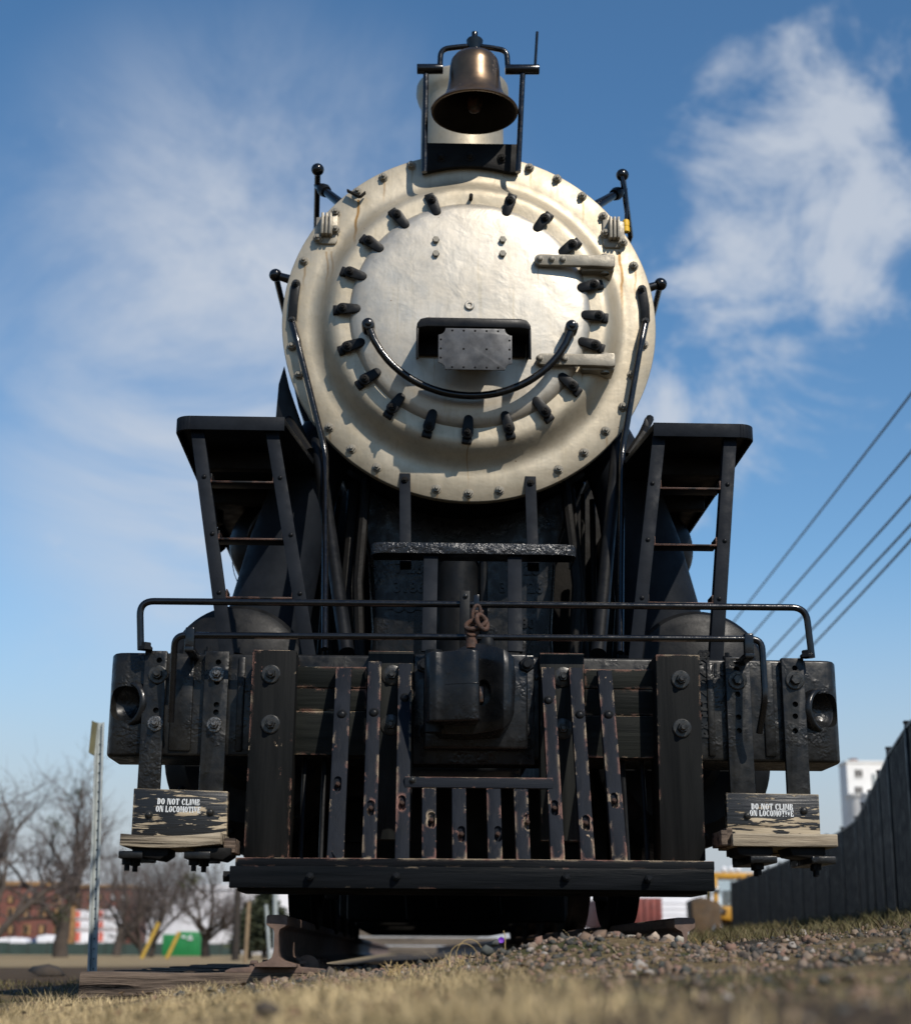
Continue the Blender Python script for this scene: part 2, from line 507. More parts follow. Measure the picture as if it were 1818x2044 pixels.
def carve(o, cutter):
    """cut the cutter shape out of o for good"""
    c = bpy.data.objects.new('cutter', cutter.mesh('cutter', o.data.materials[0], smooth=0))
    COL.objects.link(c); COL.objects.link(o)
    md = o.modifiers.new('cut', 'BOOLEAN')
    md.operation = 'DIFFERENCE'; md.object = c; md.solver = 'EXACT'
    dg = bpy.context.evaluated_depsgraph_get()
    me = bpy.data.meshes.new_from_object(o.evaluated_get(dg))
    o.modifiers.clear()
    o.data = me
    COL.objects.unlink(o)
    bpy.data.objects.remove(c)
    me.polygons.foreach_set('use_smooth', [True]*len(me.polygons))
    me.set_sharp_from_angle(angle=R(32))

def place(name, me, loc, parent, rot=None):
    o = bpy.data.objects.new(name, me)
    if rot is not None:
        o.rotation_mode = 'QUATERNION'; o.rotation_quaternion = rot
    return link(o, parent, Vector(loc))

def arc(c, r, a0, a1, n, u, v):
    c, u, v = Vector(c), Vector(u), Vector(v)
    return [c+u*r*math.cos(a0+(a1-a0)*i/n)+v*r*math.sin(a0+(a1-a0)*i/n) for i in range(n+1)]
def bend(pts, rad, n=6):
    """round the inner corners of a polyline"""
    pts = [Vector(p) for p in pts]
    out = [pts[0]]
    for a, b, c in zip(pts, pts[1:], pts[2:]):
        d1, d2 = (a-b), (c-b)
        k = min(rad, d1.length*.45, d2.length*.45)
        p, q = b+d1.normalized()*k, b+d2.normalized()*k
        for i in range(n+1):
            t = i/n
            out.append(p*(1-t)**2+b*2*t*(1-t)+q*t*t)
    return out+[pts[-1]]

def lettering(name, text, size, loc, parent, mat, ext=.002, rot=(R(90), 0, 0), bold=.0, align='CENTER', sx=1.0, space=1.0):
    cu = bpy.data.curves.new(name, 'FONT')
    cu.body = text; cu.size = size; cu.extrude = ext; cu.offset = bold
    cu.align_x = align; cu.align_y = 'CENTER'; cu.space_character = space
    cu.resolution_u = 3
    o = bpy.data.objects.new(name, cu)
    COL.objects.link(o)
    dg = bpy.context.evaluated_depsgraph_get()
    me = bpy.data.meshes.new_from_object(o.evaluated_get(dg))
    bpy.data.objects.remove(o)
    me.transform(Matrix.Translation(Vector(loc)) @ Matrix.Rotation(rot[2], 4, 'Z') @ Matrix.Rotation(rot[1], 4, 'Y') @ Matrix.Rotation(rot[0], 4, 'X') @ Matrix.Diagonal((sx, 1, 1, 1)))
    me.materials.clear(); me.materials.append(M[mat] if isinstance(mat, str) else mat)
    return link(bpy.data.objects.new(name, me), parent)

def nut_mesh(name, mat, r, h, washer=1.5, stud=.5):
    """hex nut on a washer with the stud end showing; points to -y"""
    b = MB()
    if washer: b.lathe([(0, 0), (r*washer, 0), (r*washer, h*.18), (r*washer*.9, h*.26), (0, h*.26)], (0, 0, 0), n=18)
    b.lathe([(0, h*.2), (r, h*.2), (r, h*.85), (r*.86, h), (0, h)], (0, 0, 0), n=6)
    if stud: b.lathe([(r*stud, h*.9), (r*stud, h*1.3), (r*stud*.7, h*1.45), (0, h*1.45)], (0, 0, 0), n=12)
    return b.mesh(name, mat)
def dome_mesh(name, mat, r, h):
    return MB().lathe([(r*1.25, 0), (r*1.2, h*.12), (r, h*.14), (r*.93, h*.5), (r*.7, h*.82), (r*.35, h), (0, h)], (0, 0, 0), n=16).mesh(name, mat)
M['plank_z'] = worn_wood('black_painted_upright', (.008, .009, .009), (.018, .019, .018), 'z', .03, .5, .0, .014, .8)
M['slat_x'] = worn_wood('blue_black_crossbar', (.011, .013, .017), (.020, .023, .029), 'x', .10, .5, .0, .016, .6)
M['rusty_black'] = paint('rust_spotted_black', (.09, .04, .018), (.012, .011, .010), .4, 40, 60, .5)
def rung_mat():
    t = NT('worn_rung_edge')
    m = t.math('MULTIPLY', t.ss(t.edge(.006), .2, .4), t.ss(t.noise(14, 5, .6), .42, .56))
    return t.done(t.mix(m, (.005, .005, .0055), (.30, .15, .10)), .5, None, None, .2)
M['rung'] = rung_mat()
def dented():
    t = NT('dented_black_lip')
    h = t.math('ADD', t.noise(16, 4, .6, .6), t.math('MULTIPLY', t.noise(60, 3), .2))
    return t.done((.022, .023, .025), t.ss(t.noise(20, 3), .3, .7, .2, .36), .25, t.bump(h, .8, .03))
M['dented'] = dented()

GLYPH = {
 'D': (.88, [[(.08, 0), (.36, 0), (.36, 1), (.08, 1)], [(.44, 1), (.64, .93), (.80, .66), (.80, .34), (.64, .07), (.44, 0), (.44, .14), (.54, .3), (.54, .7), (.44, .86)]]),
 'O': (.92, [[(.43, 1), (.20, .9), (.05, .65), (.05, .35), (.20, .1), (.43, 0), (.43, .13), (.33, .3), (.33, .7), (.43, .87)], [(.49, 1), (.72, .9), (.87, .65), (.87, .35), (.72, .1), (.49, 0), (.49, .13), (.59, .3), (.59, .7), (.49, .87)]]),
 'N': (1.0, [[(.04, 0), (.20, 0), (.20, 1), (.04, 1)], [(.26, 1), (.50, 1), (.76, .25), (.76, 0), (.62, 0), (.26, .78)], [(.82, 0), (.96, 0), (.96, 1), (.82, 1)]]),
 'T': (.90, [[(.31, 0), (.59, 0), (.59, 1), (.31, 1)], [(.03, 1), (.03, .68), (.12, .68), (.18, .86), (.25, .86), (.25, 1)], [(.87, 1), (.87, .68), (.78, .68), (.72, .86), (.65, .86), (.65, 1)]]),
 'C': (.90, [[(.43, 1), (.20, .9), (.05, .65), (.05, .35), (.20, .1), (.43, 0), (.43, .13), (.33, .3), (.33, .7), (.43, .87)], [(.49, 1), (.80, 1), (.80, .66), (.70, .66), (.62, .86), (.49, .88)], [(.49, 0), (.68, .04), (.84, .26), (.76, .32), (.64, .14), (.49, .12)]]),
 'L': (.86, [[(.08, 0), (.36, 0), (.36, 1), (.08, 1)], [(.42, 0), (.82, 0), (.82, .34), (.74, .34), (.66, .14), (.42, .14)]]),
 'I': (.46, [[(.09, 0), (.37, 0), (.37, 1), (.09, 1)]]),
 'M': (1.12, [[(.04, 0), (.18, 0), (.18, 1), (.04, 1)], [(.23, 1), (.46, 1), (.60, .36), (.52, .04)], [(.76, 1), (.76, .70), (.58, .08), (.64, .40)], [(.81, 0), (1.08, 0), (1.08, 1), (.81, 1)]]),
 'B': (.88, [[(.08, 0), (.35, 0), (.35, 1), (.08, 1)], [(.41, 1), (.66, .97), (.77, .77), (.66, .56), (.41, .54), (.41, .63), (.51, .68), (.51, .86), (.41, .90)], [(.41, .50), (.70, .47), (.82, .25), (.70, .03), (.41, 0), (.41, .10), (.55, .15), (.55, .36), (.41, .40)]]),
 'V': (.86, [[(.02, 1), (.32, 1), (.50, .42), (.44, 0), (.37, 0)], [(.84, 1), (.72, 1), (.54, .46), (.58, .16)]]),
 'E': (.86, [[(.08, 0), (.36, 0), (.36, 1), (.08, 1)], [(.42, 1), (.80, 1), (.80, .68), (.72, .68), (.66, .86), (.42, .86)], [(.42, .44), (.64, .44), (.64, .57), (.42, .57)], [(.42, 0), (.83, 0), (.83, .34), (.75, .34), (.66, .14), (.42, .14)]]),
}
def stencil(text, c, width, yf, parent, rot):
    """stencilled slab letters, as flat paint on the board"""
    total = sum(.5 if ch == ' ' else GLYPH[ch][0]+.06 for ch in text)
    k = width/total
    h = .0245
    m = MB()
    x = -total/2
    for ch in text:
        if ch == ' ': x += .5; continue
        adv, polys = GLYPH[ch]
        for p in polys:
            pts = []
            for a, b in p:
                dx, dz = (x+a)*k, (b-.5)*h
                pts.append((dx*math.cos(rot)-dz*math.sin(rot), dx*math.sin(rot)+dz*math.cos(rot)))
            m.prism(pts, (c.x, yf-.0016, c.z), (1, 0, 0), (0, 0, 1), (0, .0012, 0))
        x += adv+.06
    return m.build('stencilled_lettering', 'stencil', parent, smooth=0)
M['glint'] = paint('glint_flecked_bolt', (.015, .015, .014), (.22, .21, .20), .3, 130, 80, .4, metal=.6)  # bright flecks in the colour stand in for glints on the bolt heads

# ================================================================== THE LOCOMOTIVE
loco = empty('steam_locomotive', 'black steam locomotive with silver smokebox front, bell and wooden pilot, on the rails', 'locomotive', (0, 6.5, 0))
SY, SZ, SR = 7.387, 2.925, 0.94
DY = SY+.055                        # the door stands this much further forward
FX, FZ = Vector((1, 0, 0)), Vector((0, 0, 1))

# ---- smokebox, boiler, cab
front = MB().lathe([(.925, -.05), (SR, -.045), (SR, -.004), (SR-.004, 0), (.812, 0), (.794, .0015), (.778, .005), (.763, .012), (.748, .024), (.733, .042),
                    (.718, .063), (.703, .083), (.688, .097), (.670, .105), (.650, .107), (.63, .107), (.575, .107), (.575, .06), (0, .06)], (0, SY, SZ), n=128).build('smokebox_front', 'silver', loco, smooth=50)
door = MB().lathe([(.588, .08), (.600, .122), (.603, .150), (.596, .170), (.580, .186), (.555, .196), (.50, .204), (.40, .212), (.2, .220), (0, .222)],
                  (0, DY, SZ), n=128).build('smokebox_door', 'silver_door', loco, smooth=50)
MB().lathe([(.90, -.046), (.90, -2.1), (.86, -2.12), (.88, -2.2), (.96, -4.2), (1.0, -8.2), (0, -8.2)], (0, SY, SZ), n=64).build('boiler', 'soot', loco)
for y in (7.9, 9.6, 11.2, 13.0):
    MB().lathe([(.9, 0), (.925+.02*(y-7.9)/2, 0), (.925+.02*(y-7.9)/2, .08), (.9, .08)], (0, y, SZ), ax=(0, 1, 0), n=64).build('boiler_band', 'black', loco)
cab = MB().box(-1.5, 1.5, 15.3, 18.2, 1.55, 3.7).build('cab', 'black', loco, .02)
MB().prism([(-1.62, 3.68), (1.62, 3.68), (1.5, 3.86), (.9, 4.08), (0, 4.16), (-.9, 4.08), (-1.5, 3.86)], (0, 15.1, 0), FX, FZ, (0, 3.4, 0)).build('cab_roof', 'black', loco)
for s in (-1, 1):
    MB().box(s*1.15-.28, s*1.15+.28, 15.27, 15.31, 2.6, 3.4).build('cab_window', 'plate', loco, .01)
MB().lathe([(.36, 0), (.36, .45), (.33, .58), (.22, .68), (0, .72)], (0, 11.2, SZ+.85), ax=(0, 0, 1), n=40).build('steam_dome', 'black', loco)
MB().lathe([(.33, 0), (.33, .4), (.3, .5), (.2, .58), (0, .62)], (0, 9.9, SZ+.82), ax=(0, 0, 1), n=40).build('sand_dome', 'black', loco)

# chimney
MB().lathe([(.34, -.2), (.30, -.06), (.262, .06), (.248, .2), (.246, .86), (.252, .90), (.268, .93), (.278, .97), (.276, 1.01), (.255, 1.03), (.22, 1.03), (.21, .3), (0, .3)],
           (-.005, 8.5, 3.88), ax=(0, 0, 1), n=56).build('chimney', 'silver', loco)

# flange nuts
nut_s = nut_mesh('flange_nut', 'nut_silver', .0195, .024, 1.25, .5)
for px, py in ((821, 328), (765, 352), (713, 381), (670, 422), (606, 519), (582, 690), (596, 747), (657, 852), (701, 895), (752, 932), (871, 975), (935, 984),
               (997, 978), (1115, 936), (1166, 902), (1209, 859), (1244, 811), (1262, 746), (1285, 686), (1265, 529), (1204, 430), (1162, 390), (1112, 355), (1057, 333)):
    p = at(px, py, SY-.012)
    place('flange_nut', nut_s, (p.x, SY, p.z), front, Quaternion((0, 1, 0), random.uniform(0, 1)))
# door clamps ("dogs")
cb = MB()
cb.prism([(-.024, .046), (.024, .046), (.024, .078), (-.024, .078)], (0, -.140, 0), FX, FZ, (0, -.040, 0))
body = [(.029*math.cos(a), .030+.029*math.sin(a)) for a in np.linspace(-.1, math.pi+.1, 10)] + \
       [(.023*math.cos(a), -.038+.023*math.sin(a)) for a in np.linspace(math.pi+.1, 2*math.pi-.1, 9)]
cb.prism(body, (0, -.186, 0), FX, FZ, (0, -.016, 0))
cb.prism([(-.016, .016), (.016, .016), (.016, .05), (-.016, .05)], (0, -.140, 0), FX, FZ, (0, -.05, 0))
clamp_me = cb.mesh('clamp', 'black', .005)
cb2 = MB().lathe([(.021, 0), (.021, .006), (.016, .008), (.016, .016), (.009, .017), (.009, .024), (.006, .025), (.006, .022), (0, .022)], (0, -.200, .028), n=14)
clamp_nut = cb2.mesh('clamp_nut', 'soot')
DOGS = ((864, 398), (1017, 402), (796, 428), (1086, 434), (739, 478), (1140, 486), (703, 540), (1180, 565), (687, 611), (1187, 625), (697, 686),
        (1180, 682), (731, 752), (1140, 762), (786, 806), (1084, 812), (857, 842), (1014, 842), (934, 858))
for px, py in DOGS:
    p = at(px, py, DY-.22)
    d = Vector((p.x, p.z-SZ))
    ang = math.atan2(d.x, d.y) + random.uniform(-.07, .07)
    rr = .604 + random.uniform(-.004, .006)
    loc = (rr*math.sin(math.atan2(d.x, d.y)), DY, SZ+rr*math.cos(math.atan2(d.x, d.y)))
    q = Quaternion((0, 1, 0), ang)
    c = place('clamp', clamp_me, loc, front, q)
    n = bpy.data.objects.new('clamp_nut', clamp_nut)
    n.rotation_mode = 'QUATERNION'; n.rotation_quaternion = q
    link(n, front, Vector(loc))
p = at(940, 390, 7.24)
MB().tube([(p.x, DY-.11, p.z), (p.x, DY-.21, p.z)], .010, 10).build('door_stud', 'soot', front)
# door bolts, centre boss
dnut = nut_mesh('door_bolt', 'nut_silver', .018, .018, 0, 0)
for px, py in ((870, 479), (870, 507), (1003, 479), (1003, 507)):
    p = at(px, py, DY-.215)
    place('door_bolt', dnut, (p.x, DY-.213, p.z), door)
p = at(937, 610, DY-.22)
MB().lathe([(.024, 0), (.024, .010), (.020, .013), (.012, .013), (.010, .008), (0, .008)], (p.x, DY-.220, p.z), n=24).build('centre_boss', 'silver_door', door)
# hinges
for (px0, py0, px1, py1, nb) in ((1066, 522, 1226, 522, 3), (1070, 718, 1227, 722, 2)):
    a, b = at(px0, py0, DY-.225), at(px1, py1, DY-.225)
    z = (a.z+b.z)/2
    h = .030
    pl = [(a.x+h+h*math.cos(t), h*math.sin(t)) for t in np.linspace(math.pi/2, math.pi*1.5, 9)] + [(b.x-.10, -.030), (b.x-.02, -.034), (b.x, -.03), (b.x, .03), (b.x-.02, .034), (b.x-.10, .030)]
    hg = MB().prism(pl, (0, DY-.218, z), FX, FZ, (0, -.030, 0)).build('hinge_strap', 'dirty_silver', door, .006)
    MB().prism([(b.x-.16, -.045), (b.x, -.04), (b.x+.004, .05), (b.x-.05, .052), (b.x-.17, -.01)], (0, DY-.08, z), FX, FZ, (0, -.135, 0)).build('hinge_bracket', 'dirty_silver', front, .008)
    MB().lathe([(.022, -.05), (.022, .05), (.015, .058), (0, .06)], (b.x-.045, DY-.19, z), ax=(0, 0, 1), n=16).build('hinge_pin', 'dirty_silver', front)
    sp = ((1077, 1101, 1123) if nb == 3 else (1077, 1127))
    for sx in sp:
        q = at(sx, py0, DY-.25)
        place('hinge_bolt', dome_mesh('hinge_bolt', 'nut_silver', .016, .018), (q.x, DY-.248, z), door)
# lamp brackets on the flange
for cxp, cyp, s in ((652, 454, -1), (1225, 462, 1)):
    p = at(cxp, cyp, SY-.02)
    pl = [(-.055, -.05), (-.03, -.085), (.045, -.085), (.055, -.07), (.055, .075), (-.055, .06)]
    pl = [(x*(-s if s < 0 else -1), y) for x, y in pl]
    lb = MB().prism(pl, (p.x, SY+.002, p.z), FX, FZ, (0, -.016, 0)).build('lamp_bracket', 'dirty_silver', front, .003)
    b = MB()
    for dx in (-.020, .0, .020):
        b.box(p.x+dx-.007, p.x+dx+.007, SY-.062, SY-.012, p.z-.050, p.z+.066)
    b.box(p.x-.030, p.x+.030, SY-.040, SY-.012, p.z-.045, p.z+.055)
    b.build('lamp_socket', 'dirty_silver', front, .003)
    for q in ((-.045*s*-1, -.06), (.045*s*-1, -.01)):
        place('flange_nut', nut_s, (p.x+q[0], SY-.016, p.z+q[1]), front)
p = at(711, 381, SY-.02)
b = MB()
for q0, q1 in (((-.045, .0), (.02, -.035)), ((.02, -.035), (.045, -.01))):
    b.bar((p.x+q0[0], SY-.03, p.z+q0[1]), (p.x+q1[0], SY-.03, p.z+q1[1]), .03, .006, (0, 1, 0))
b.build('small_bracket', 'soot', front)

# number plate bracket on the door
def numberbox():
    y0, y1 = DY-.42, DY-.215
    a, b = at(831, 645, y0), at(1060, 645, y0)
    zt, zb = at(945, 634, y0).z, at(945, 716, y0).z
    out = [(a.x, zt-.055), (a.x+.004, zt-.03), (a.x+.02, zt-.008), (a.x+.05, zt), (b.x-.05, zt), (b.x-.02, zt-.008), (b.x-.004, zt-.03), (b.x, zt-.055)]
    inn = [(b.x-.012, zt-.055), (b.x-.03, zt-.050), (b.x-.055, zt-.047), (a.x+.055, zt-.047), (a.x+.03, zt-.050), (a.x+.012, zt-.055)]
    br = MB().prism(out+inn, (0, y0, 0), FX, FZ, (0, y1-y0, 0)).build('number_plate_bracket', 'black', loco, .004)
    for x in (a.x, b.x-.010):
        MB().prism([(y0, zt-.056), (y1, zt-.056), (y1, zb+.075), (y0+.05, zb+.028), (y0, zb)], (x, 0, 0), (0, 1, 0), FZ, (.010, 0, 0)).build('bracket_side', 'black', br, .002)
    MB().box(a.x+.015, b.x-.015, y1-.03, y1-.01, zb+.085, zt-.04).build('bracket_back', 'soot', br, .003)
    yp = y0-.012
    c, d = at(875, 654, yp), at(1022, 739, yp)
    w, h, k = (d.x-c.x)/2, (c.z-d.z)/2, .034
    ctr = Vector(((c.x+d.x)/2, yp, (c.z+d.z)/2))
    poly = []
    for sx, sz, a0 in ((-1, -1, 90), (1, -1, 180), (1, 1, 270), (-1, 1, 0)):
        for t in range(7):
            an = R(a0 - 15*t)
            poly.append((sx*w+k*math.cos(an), sz*h+k*math.sin(an)))
    pl = MB().prism(poly, ctr, FX, FZ, (0, .008, 0)).build('number_plate', 'plate', br, .0015)
    rv = dome_mesh('plate_rivet', 'soot', .0042, .0035)
    for i in range(7):
        for j in range(5):
            x, z = -w+.012+(2*w-.024)*i/6, -h+.012+(2*h-.024)*j/4
            if (i in (0, 6) and j in (0, 4)): continue
            if i in (0, 6) or j in (0, 4) or (i % 2 == 0 and j % 2 == 0 and random.random() < .8):
                place('plate_rivet', rv, (ctr.x+x, yp, ctr.z+z), br)
    MB().box(ctr.x-w*.55, ctr.x+w*.55, yp+.01, y1, ctr.z-h*.2, ctr.z+h*.7).build('plate_mount', 'soot', br)
numberbox()

# curved handrail on the door
def smile():
    yk = DY-.285
    a, m, b = at(735, 648, yk), at(945, 790, yk), at(1141, 652, yk)
    pts = []
    for i in range(33):
        t = i/32
        x = a.x+(b.x-a.x)*t
        s = (2*t-1)
        pts.append((x, yk, m.z+(a.z-m.z)*(1-math.sqrt(max(0, 1-.93*s*s)))/(1-math.sqrt(.07))))
    hr = MB().tube(pts, .0185, 14).build('door_handrail', 'gloss', loco)
    for q in (a, b):
        MB().lathe([(.032, -.06), (.032, .012), (.028, .022), (.017, .024), (.017, .034), (.012, .037), (0, .037)], (q.x, yk, q.z), n=20).build('handrail_knob', 'gloss', hr)
smile()

# grab irons down both sides of the smokebox
for pts, sy in ((((591, 566), (586, 600), (583, 640), (596, 690), (650, 905), (648, 1296)), -1), (((1281, 577), (1287, 610), (1288, 642), (1278, 690), (1241, 905), (1238, 1303)), 1)):
    yy = (SY-.012, SY-.012, SY-.012, SY-.045, SY-.05, 6.72)
    P = [at(x, y, Y) for (x, y), Y in zip(pts, yy)]
    # flat forged end
    poly = []
    L = [Vector((q.x, 0, q.z)) for q in P[:3]]
    left, right = [], []
    for i, q in enumerate(L):
        d = (L[min(i+1, 2)]-L[max(i-1, 0)]).normalized()
        nrm = Vector((d.z, 0, -d.x))
        left.append(q+nrm*.023); right.append(q-nrm*.023)
    dn = (L[0]-L[1]).normalized()
    capu = [L[0]+dn*.023*math.sin(t)+(left[0]-L[0])*math.cos(t) for t in np.linspace(0, math.pi, 7)]
    poly = [(q.x, q.z) for q in capu]+[(q.x, q.z) for q in right[1:]]+[(q.x, q.z) for q in reversed(left[1:])]
    gi = MB().prism(poly, (0, SY, 0), FX, FZ, (0, -.020, 0)).build('grab_iron', 'black', loco, .004)
    gb = nut_mesh('grab_iron_nut', 'nut', .015, .018, 1.3, .55)
    for q in (P[0], P[2]):
        place('grab_iron_nut', gb, (q.x, SY-.020, q.z), gi)
    path = bend([P[2], P[3], P[4], P[5]], .07, 6)
    MB().tube(path, [.019]*4+[.0155]*(len(path)-4), 12).build('grab_iron_rod', 'gloss', gi)
    MB().lathe([(.03, 0), (.03, .02), (.02, .03), (0, .03)], (P[5].x, P[5].y, 1.065), ax=(0, 0, 1), n=6).build('rod_nut', 'black', gi)

# boiler handrails with ball stanchions
for (bx, by), (sx, sy_), (ex, ey), nm in (((634, 338), (668, 396), (631, 470), 'l'), ((550, 549), (580, 558), (572, 640), 'l'),
                                           ((1242, 349), (1206, 400), (1258, 470), 'r'), ((1318, 567), (1292, 575), (1300, 640), 'r')):
    p, q = at(bx, by, 7.55), at(sx, sy_, 7.55)
    e = at(ex, ey, 8.2)
    hr = MB().lathe([(0, -.034)]+[(.034*math.sin(t), -.034*math.cos(t)) for t in np.linspace(.3, math.pi-.3, 9)]+[(0, .034)], p, n=18).build('handrail', 'gloss', loco, weld=True)
    p_ = p.lerp(e, .22) if by < 400 else p
    MB().tube([p_, q, q+(q-p_)*.6], [.02, .024, .028], 12).build('stanchion', 'gloss', hr)
    MB().tube([p, e, (e.x, 14.5, e.z)], .0165, 12).build('handrail_rod', 'gloss', hr)
    if by < 400:
        c = p_.lerp(q, .4)
        MB().lathe([(.03, -.03), (.036, 0), (.03, .03), (0, .032)], c, ax=(q-p_), n=14).build('stanchion_collar', 'black', hr)
# loose cable with yellow plug
p0, p1 = at(1242, 352, 7.5), at(1249, 440, 7.5)
cb_ = MB().tube([p0, p0.lerp(p1, .35)+Vector((.012, 0, 0)), p0.lerp(p1, .7)+Vector((.01, 0, 0)), p1], .0085, 8).build('cable', 'gloss', loco)
MB().lathe([(0, -.005), (.015, -.005), (.018, .004), (.018, .03), (.0165, .032), (.0165, .036), (.019, .038), (.019, .062), (.013, .066), (0, .066)],
           at(1249, 441, 7.5), ax=(0, 0, -1), n=18).build('plug', 'yellow', cb_)

# ---- bell
BY = 7.25
def bell():
    br_y = SY-.035
    a, b = at(842, 284, br_y), at(1038, 287, br_y)
    c, d = at(843, 344, br_y), at(1036, 343, br_y)
    m = at(940, 331, br_y)
    poly = [(a.x, a.z), (c.x, c.z)]+[(c.x+(d.x-c.x)*t, c.z+(m.z-c.z)*math.sin(math.pi*t)) for t in (.1, .25, .4, .5, .6, .75, .9)]+[(d.x, d.z), (b.x, b.z)]
    bb = MB().prism(poly, (0, br_y, 0), FX, FZ, (0, .030, 0)).build('bell_bracket', 'soot', loco, .003)
    MB().box(a.x, b.x, br_y+.03, BY+.36, a.z-.03, a.z-.004).build('bracket_shelf', 'gloss', bb, .003)
    n = nut_mesh('bracket_nut', 'soot', .018, .02)
    for px, py in ((881, 314), (938, 312), (1002, 316)):
        q = at(px, py, br_y); place('bracket_nut', n, (q.x, br_y, q.z), bb)
    for (x0, y0), (x1, y1) in (((847, 343), (850, 148)), ((1034, 343), (1043, 148))):
        MB().tube([at(x0, y0, BY), at(x1, y1, BY)], .0145, 10).build('bell_post', 'gloss', bb)
        p, q = at(x0, y0-4, BY), at(x0, y0-4, br_y)
    for x0, x1, yy in ((832, 884, 137), (1008, 1076, 138)):
        p, q = at(x0, yy, BY), at(x1, yy, BY)
        MB().tube([p, q], .0265, 18).build('trunnion', 'gloss', bb, .003)
    rod = MB().tube([at(1068, 130, BY), at(1072, 63, BY)], .0075, 8).build('bell_lever', 'gloss', bb)
    cxw = at(947, 180, BY).x
    # yoke
    zt = at(947, 92, BY).z
    l, r_ = at(878, 130, BY), at(1013, 130, BY)
    MB().tube(bend([l, (l.x+.004, BY, zt-.02), (cxw-.05, BY, zt), (cxw+.05, BY, zt), (r_.x-.004, BY, zt-.02), r_], .09, 8), .0145, 12).build('bell_yoke', 'gloss', bb)
    z0 = at(947, 110, BY).z
    MB().lathe([(.03, -.03), (.032, .03), (.042, .07), (.044, .085), (.040, .092), (.018, .095), (.018, .108), (.016, .112), (.016, .135), (0, .138)], (cxw, BY, z0), ax=(0, 0, 1), n=24).build('yoke_cap', 'gloss', bb)
    zr = 4.03
    H = z0-zr
    prof = [(.03, H), (.075, H-.004), (.105, H-.016), (.122, H-.04), (.129, H-.08), (.132, H*.55), (.140, H*.38), (.155, H*.25), (.178, H*.15), (.205, H*.07), (.222, .006), (.226, -.002), (.222, -.008), (.212, -.006)]
    inner = [(.2125, -.0055), (.188, H*.08), (.160, H*.17), (.140, H*.27), (.124, H*.42), (.116, H*.7), (.09, H-.04), (0, H-.03)]
    be = MB().lathe(prof, (cxw, BY, zr), ax=(0, 0, 1), n=72).build('bell', 'bronze', loco, smooth=45)
    MB().lathe(inner, (cxw, BY, zr), ax=(0, 0, 1), n=72).build('bell_inside', 'bell_dark', be, smooth=45)
    MB().tube([(cxw, BY, zr+H-.04), (cxw, BY+.02, zr+.09)], .012, 10).lathe([(0, -.05), (.028, -.04), (.04, -.01), (.04, .02), (.03, .04), (0, .05)], (cxw, BY+.02, zr+.055), ax=(0, 0, 1), n=20).build('clapper', 'rusty_black', be)
bell()

rung_bolt = dome_mesh('rung_bolt', 'black', .009, .007)
